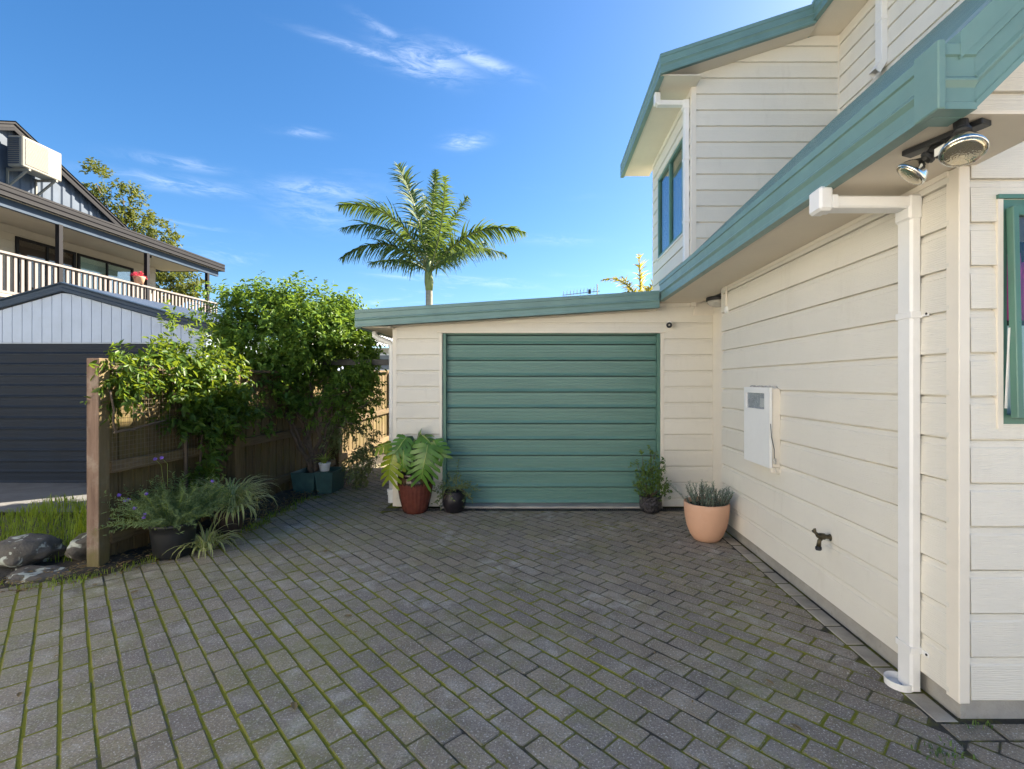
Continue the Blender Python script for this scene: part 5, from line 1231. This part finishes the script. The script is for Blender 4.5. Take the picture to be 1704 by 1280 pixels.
FR = [((675, 335), (576, 350), -.4, 40, .55), ((665, 360), (594, 398), -1.0, 34, .5), ((655, 385), (600, 448), -1.3, 34, .5), ((700, 350), (668, 284), -.3, 44, .55), ((716, 360), (722, 276), .3, 40, .30),
      ((730, 380), (773, 316), .6, 34, .45), ((785, 360), (874, 396), -.5, 44, .5), ((770, 385), (838, 410), .9, 34, .45), ((700, 400), (690, 300), 1.2, 36, .5), ((745, 390), (752, 320), -1.0, 34, .5),
      ((745, 440), (790, 440), -1.5, 28, .42), ((690, 430), (640, 455), -1.2, 28, .42), ((735, 400), (800, 380), 1.4, 32, .42), ((700, 410), (650, 375), 1.5, 32, .45)]
for i, ((cu, cv), (tu, tv), dy, nl, L) in enumerate(FR):
    frond(palm, PB(714, 455), PB(cu, cv, dy * .5), PB(tu, tv, dy), int(nl * 2.1), L * 1.3, M['leaf_palm'], 70 + i, 1.15 if i not in (3, 4) else .7, wid=.046, roll=(.7, -.5, .5, -.8, .9, .6, -.6, .5, .9, -.7, .4, -.4, .6, -.6)[i])
palm2 = thing('palm_tree', (2.5, 14, 0), 'yellow fronds of a second palm peeping over the roof beside the upper window', 'palm tree')
MB().tube([PB(1066, 640), PB(1066, 560), PB(1066, 510)], .1, 10).build('trunk', M['ptrunk'], palm2, smooth=True)
for i, ((cu, cv), (tu, tv), dy, nl, L) in enumerate([((1066, 470), (1063, 424), 0, 40, .42), ((1040, 455), (1000, 470), -.3, 30, .3), ((1085, 470), (1100, 462), .2, 26, .4), ((1050, 480), (1025, 500), -.8, 26, .35), ((1080, 490), (1110, 500), -.6, 26, .4), ((1060, 480), (1045, 450), .9, 26, .35)]):
    frond(palm2, PB(1066, 508), PB(cu, cv, dy * .5), PB(tu, tv, dy), nl, L, M['leaf_palm2'], 90 + i, .5, wid=.045)
ant = thing('tv_antenna', (.66, 8.6, 2.5), 'thin television antenna with comb of short rods above the garage roof', 'antenna')
AP = lambda u, v: ((u - 902) * 8.6 / F_PX, 8.6, CAMZ + (636 - v) * 8.6 / F_PX)
AM = simple('aluminium', (.35, .35, .36), .35, .1, 8, metal=.8)
MB().tube([AP(936, 491.5), AP(998, 484.5)], .007, 6).build('boom', AM, ant)
for k in range(10):
    u = 938 + k * 5.6; zc = AP(u, 491.5 - (u - 936) * .112)
    MB().tube([(zc[0], zc[1] - .07, zc[2] + .065), (zc[0], zc[1], zc[2]), (zc[0], zc[1] + .07, zc[2] + .06)], .0035, 5).tube([(zc[0], zc[1], zc[2] + .06), (zc[0], zc[1], zc[2] - .05)], .0035, 5).build('rod', AM, ant)
MB().box(AP(979, 0)[0], AP(983, 0)[0], 8.57, 8.63, AP(0, 489)[2], AP(0, 482)[2]).build('dipole_box', M['black'], ant)
MB().tube([AP(994, 473), AP(994, 520)], .012, 8).build('mast', AM, ant)

cot = thing('cottage', (-5.5, 20, 0), 'pale cottage with light corrugated roof beyond the timber fence', 'house')
MB().box(-9, -1.5, 18, 24, 0, 2.75).build('wall', simple('cottage_wall', (.50, .47, .40), .7, .05, 3), cot)
ribbed('roof', cot, (-9.3, 17.6, 2.78), (1, 0, 0), (0, 1, .45), 8.2, 3.8, .12, .03, simple('pale_roof', (.52, .54, .55), .5, .06, 3), .5)
cwf = MB().box(-6.15, -5.5, 17.96, 18.0, 1.9, 2.55).build('window', M['white'], cot); MB().box(-6.08, -5.57, 17.95, 17.959, 1.97, 2.48).build('pane', simple('dim_glass', (.2, .23, .25), .1, .1, 2), cwf)
pg = thing('pergola_beam', (-2.6, 6.8, 1.75), 'black painted beam between the garage wall and the shrub', 'beam')
MB().box(-3.5, -1.79, 6.78, 6.83, 1.735, 1.815).build('beam', M['black'], pg, bevel=.004)
MB().box(-1.80, -1.788, 6.74, 6.87, 1.70, 1.85).build('bracket', M['black'], pg)
